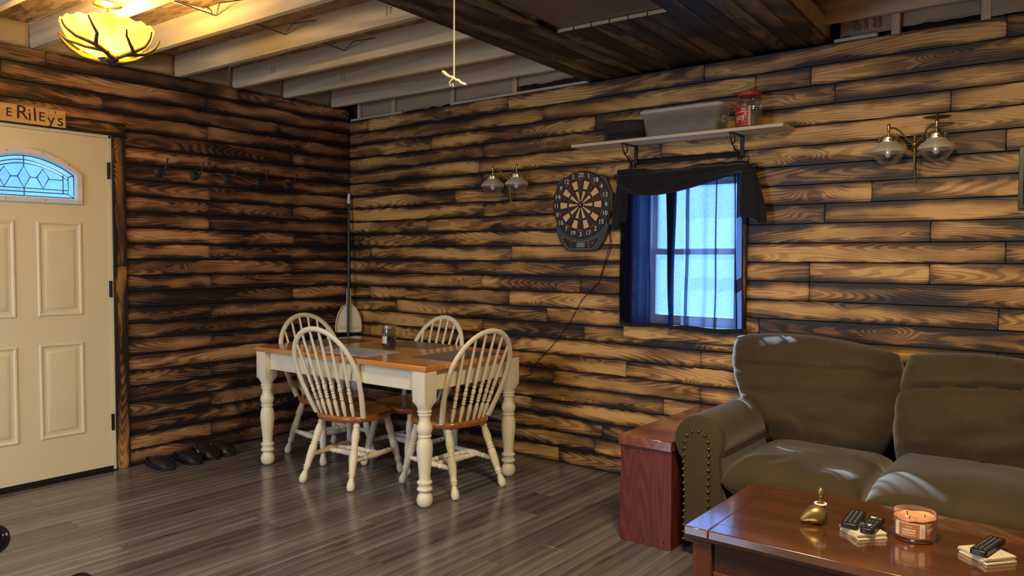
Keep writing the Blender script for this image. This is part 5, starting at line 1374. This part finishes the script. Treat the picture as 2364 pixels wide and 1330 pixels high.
# ---------------------------------------------------------------- pull cord of the attic hatch
pc_ = thing('pull_cord', 'white cord with a small wavy wooden handle hanging from the ceiling hatch', 'cord', (3.0, -2.05, 2.43))
MB().tube([(3.0, -2.05, 2.44), (3.0005, -2.05, 2.2), (3.0, -2.05, 1.945)], 0.0026, 8).build('cord', 'rope', pc_)
hp_ = [lft(3.0, -2.05, u, 0, 1.945 + z) for u, z in ((.042, .024), (.036, .022), (.026, .012), (.014, .006), (.004, .003), (-.006, -.004), (-.016, -.007), (-.026, -.016), (-.036, -.019), (-.043, -.022))]
MB().tube(hp_, [.0035, .0062, .0058, .0045, .0052, .0045, .0052, .0045, .0052, .003], 10).build('handle', 'rope', pc_, smooth=60)
MB().tube([lft(3.0, -2.05, .004, .004, 1.944), lft(3.0, -2.05, .016, .004, 1.930), lft(3.0, -2.05, .012, .004, 1.918), lft(3.0, -2.05, .004, .004, 1.926), lft(3.0, -2.05, .002, .004, 1.914)], 0.0022, 6).build('knot', 'rope', pc_)

# ---------------------------------------------------------------- black frame at the right edge of the picture
fr_ = thing('picture_frame', 'edge of a black frame hanging on the wall at the far right', 'frame', (4.75, 0, 1.68))
MB().ring(rect(4.492, 5.02, 1.542, 1.812), rect(4.512, 5.0, 1.562, 1.792), -0.024, -0.001).build('frame', 'black_plastic', fr_, bevel=0.002)
MB().box((4.511, -0.012, 1.561), (5.001, -0.002, 1.793)).build('panel', 'grey_plastic', fr_, smooth=0)

# ================================================================== ON THE FLOOR
# ---------------------------------------------------------------- broom and dustpan in the corner
bm_ = thing('broom', 'broom with dark green pole and white cap standing in the corner', 'broom', (0.19, -0.19, 0))
b0, b1 = Vector((0.185, -0.185, 0.13)), Vector((0.033, -0.036, 1.825))
MB().tube([b0, b0.lerp(b1, 0.955)], 0.0105, 12).build('pole', 'green_pole', bm_)
MB().tube([b0.lerp(b1, 0.952), b0.lerp(b1, 0.956), b0.lerp(b1, 0.99), b1], [0.012, 0.0135, 0.012, 0.006], 12).build('cap', 'white_print', bm_)
mh = Matrix.Translation((0.188, -0.188, 0)) @ Matrix.Rotation(PI/4, 4, 'Z')
MB().add([(x, y, z) for z, hx_, hy_ in ((0.10, .14, .028), (0.135, .12, .024), (0.165, .02, .016)) for x, y in ((-hx_, -hy_), (hx_, -hy_), (hx_, hy_), (-hx_, hy_))],
         [(3, 2, 1, 0), (8, 9, 10, 11)] + [(q*4+i, q*4+(i+1) % 4, q*4+4+(i+1) % 4, q*4+4+i) for q in (0, 1) for i in range(4)], mh).build('brush_block', 'cream_plastic', bm_, bevel=0.005)
tag(MB().add([(x, y, z) for z, hx_, hy_ in ((0.0, .165, .034), (0.10, .138, .026)) for x, y in ((-hx_, -hy_), (hx_, -hy_), (hx_, hy_), (-hx_, hy_))],
         [(3, 2, 1, 0), (4, 5, 6, 7)] + [(i, (i+1) % 4, 4+(i+1) % 4, 4+i) for i in range(4)], mh).build('bristles', 'bristle', bm_, smooth=0), kind='stuff')
dp = thing('dustpan', 'cream plastic dustpan clipped to the broom pole', 'dustpan', (0.10, -0.10, 0.73))
def dpt(u, z, w): # u: towards picture right, w: towards the camera
    c = b0.lerp(b1, (z - 0.13)/1.695)
    return Vector((c.x + 0.707*u - 0.0 + 0.707*w*1.0, c.y + 0.707*u - 0.707*w, z))
ol = [(-0.098, 0.735), (-0.102, 0.77), (-0.098, 0.82), (-0.082, 0.88), (-0.055, 0.925), (-0.022, 0.948), (0.022, 0.948), (0.055, 0.925), (0.082, 0.88), (0.098, 0.82), (0.102, 0.77), (0.098, 0.735)]
N_ = len(ol)
vs = [dpt(u, z, -0.040) for u, z in ol] + [dpt(u*1.02, z + 0.002, -0.016) for u, z in ol] + [dpt(u*0.93, z - 0.004, -0.016) for u, z in ol] + [dpt(u*0.90, z - 0.006, -0.034) for u, z in ol]
fs = [tuple(range(N_))] + [tuple(3*N_ + i for i in reversed(range(N_)))]
for r_ in range(3):
    for i in range(N_-1): fs.append((r_*N_+i, r_*N_+i+1, r_*N_+N_+i+1, r_*N_+N_+i))
pan = MB().add([tuple(v) for v in vs], fs)
pan.build('pan', 'cream_plastic', dp, smooth=40, bevel=0.002)
lipm = MB().add([tuple(dpt(u, z, w)) for u, z, w in ((-.094, .752, -.034), (.094, .752, -.034), (.094, .766, -.026), (-.094, .766, -.026), (-.092, .782, -.034), (.092, .782, -.034))], [(0, 1, 2, 3), (3, 2, 5, 4)])
lipm.build('lip_ridge', 'cream_plastic', dp, smooth=0)
MB().add([tuple(dpt(u, z, w)) for z, h in ((.945, .022), (.985, .018), (1.065, .017), (1.075, .012)) for u, w in ((-h, -.034), (h, -.034), (h, -.014), (-h, -.014))],
         [(3, 2, 1, 0), (12, 13, 14, 15)] + [(q*4+i, q*4+(i+1) % 4, q*4+4+(i+1) % 4, q*4+4+i) for q in range(3) for i in range(4)]).build('handle', 'cream_plastic', dp, bevel=0.003)

# ---------------------------------------------------------------- shoes by the door wall
def shoe(name, lab, cat, x, y, ang, ln, mat, hgt, heel, strap=False):
    t = thing(name, lab, cat, group='shoes along the door wall')
    def w_(s): return 0.036 + 0.016*math.sin(PI*min(1, max(0, (s - 0.25)/0.85))) - 0.004*(1 - s)
    out = []
    for i in range(24):
        s = i/23; e = min(1, s/0.10)**0.5*min(1, (1 - s)/0.16)**0.5; out.append((s*ln, w_(s)*max(e, 0.02)))
    ol_ = [(a, b) for a, b in out] + [(a, -b) for a, b in reversed(out[1:-1])]
    loft(MB(), [([(a, b*0.96) for a, b in ol_], 0.0), ([(a, b*1.02) for a, b in ol_], 0.008), ([(a, b) for a, b in ol_], 0.024)]).build('sole', 'black_rubber', t, local=True, smooth=40)
    def up(u, v):
        s = 0.40 + 0.595*v; a = PI*u
        e = min(1, (1 - s)/0.16 + 1e-4)**0.5
        h = hgt*(1 - 0.15*(1 - v))*(1 - max(0, (v - 0.25)/0.75)**1.6*0.60)*max(e, 0.25)
        wd = w_(s)*max(e, 0.03)*1.02
        c = math.cos(a); sn = math.sin(a)
        return Vector((s*ln - 0.020*sn*(1 - v), wd*math.copysign(abs(c)**0.75, c), 0.018 + (h - 0.018)*sn**0.8))
    MB().grid(up, 22, 16).build('upper', mat, t, local=True, smooth=80, solid=0.004)
    if heel:
        MB().grid(lambda u, v: Vector((ln*0.42*(1 - math.sin(PI*u)**0.8) + 0.004, (0.041)*math.cos(PI*u)*1.0, 0.018 + v*(heel*math.sin(PI*u)**0.7 + 0.004))), 20, 4).build('heel_cup', mat, t, local=True, smooth=80, solid=0.005)
    if strap: MB().add([(ln*0.44, -0.0475, 0.052), (ln*0.54, -0.0515, 0.041), (ln*0.54, -0.051, 0.0455), (ln*0.44, -0.047, 0.0565)], [(0, 1, 2, 3)]).build('side_label', 'white_print', t, local=True, smooth=0, solid=0.002)
    t.location = (x, y, 0); t.rotation_euler = (0, 0, ang)
shoe('slipper', 'black closed toe slipper nearest the door casing', 'shoe', 0.035, -1.680, 0.10, 0.262, 'black_rubber', 0.078, 0.028)
shoe('slipper', 'black closed toe slipper second from the door casing', 'shoe', 0.045, -1.505, 0.10, 0.262, 'black_rubber', 0.080, 0.028)
shoe('clog', 'black leather clog with a small white side tag', 'shoe', 0.022, -1.372, 0.10, 0.262, 'black_leather', 0.092, 0.030, True)
shoe('clog', 'black leather clog farthest from the door', 'shoe', 0.022, -1.262, 0.14, 0.262, 'black_leather', 0.092, 0.030)

# ---------------------------------------------------------------- ribbed black knobs at the lower left edge
for (fx, fy, zc, lab) in ((2.448, -3.300, 0.548, 'black ribbed knob on a slim post at the left edge'), (2.890, -3.263, 0.517, 'tip of a black ribbed knob at the bottom edge')):
    t = thing('knobbed_post', lab, 'post', (fx, fy, 0), group='black posts with ribbed knobs')
    MB().lathe([(0.045, 0.0), (0.045, 0.01), (0.012, 0.02), (0.011, zc - 0.04), (0.018, zc - 0.036)], 14, Matrix.Translation((fx, fy, 0))).build('post', 'black_metal', t, smooth=40)
    kb = MB()
    for q in range(12):
        kb.tube([(fx + (0.033*math.sin(PI*(0.06 + 0.88*i/14)))*math.cos(2*PI*q/12 + 1.5*i/14), fy + (0.033*math.sin(PI*(0.06 + 0.88*i/14)))*math.sin(2*PI*q/12 + 1.5*i/14), zc - 0.034*math.cos(PI*(0.06 + 0.88*i/14))) for i in range(15)], 0.0068, 8)
    kb.sphere((fx, fy, zc), 0.030, 12, 8)
    kb.build('ribbed_knob', 'gloss_black', t, smooth=70)
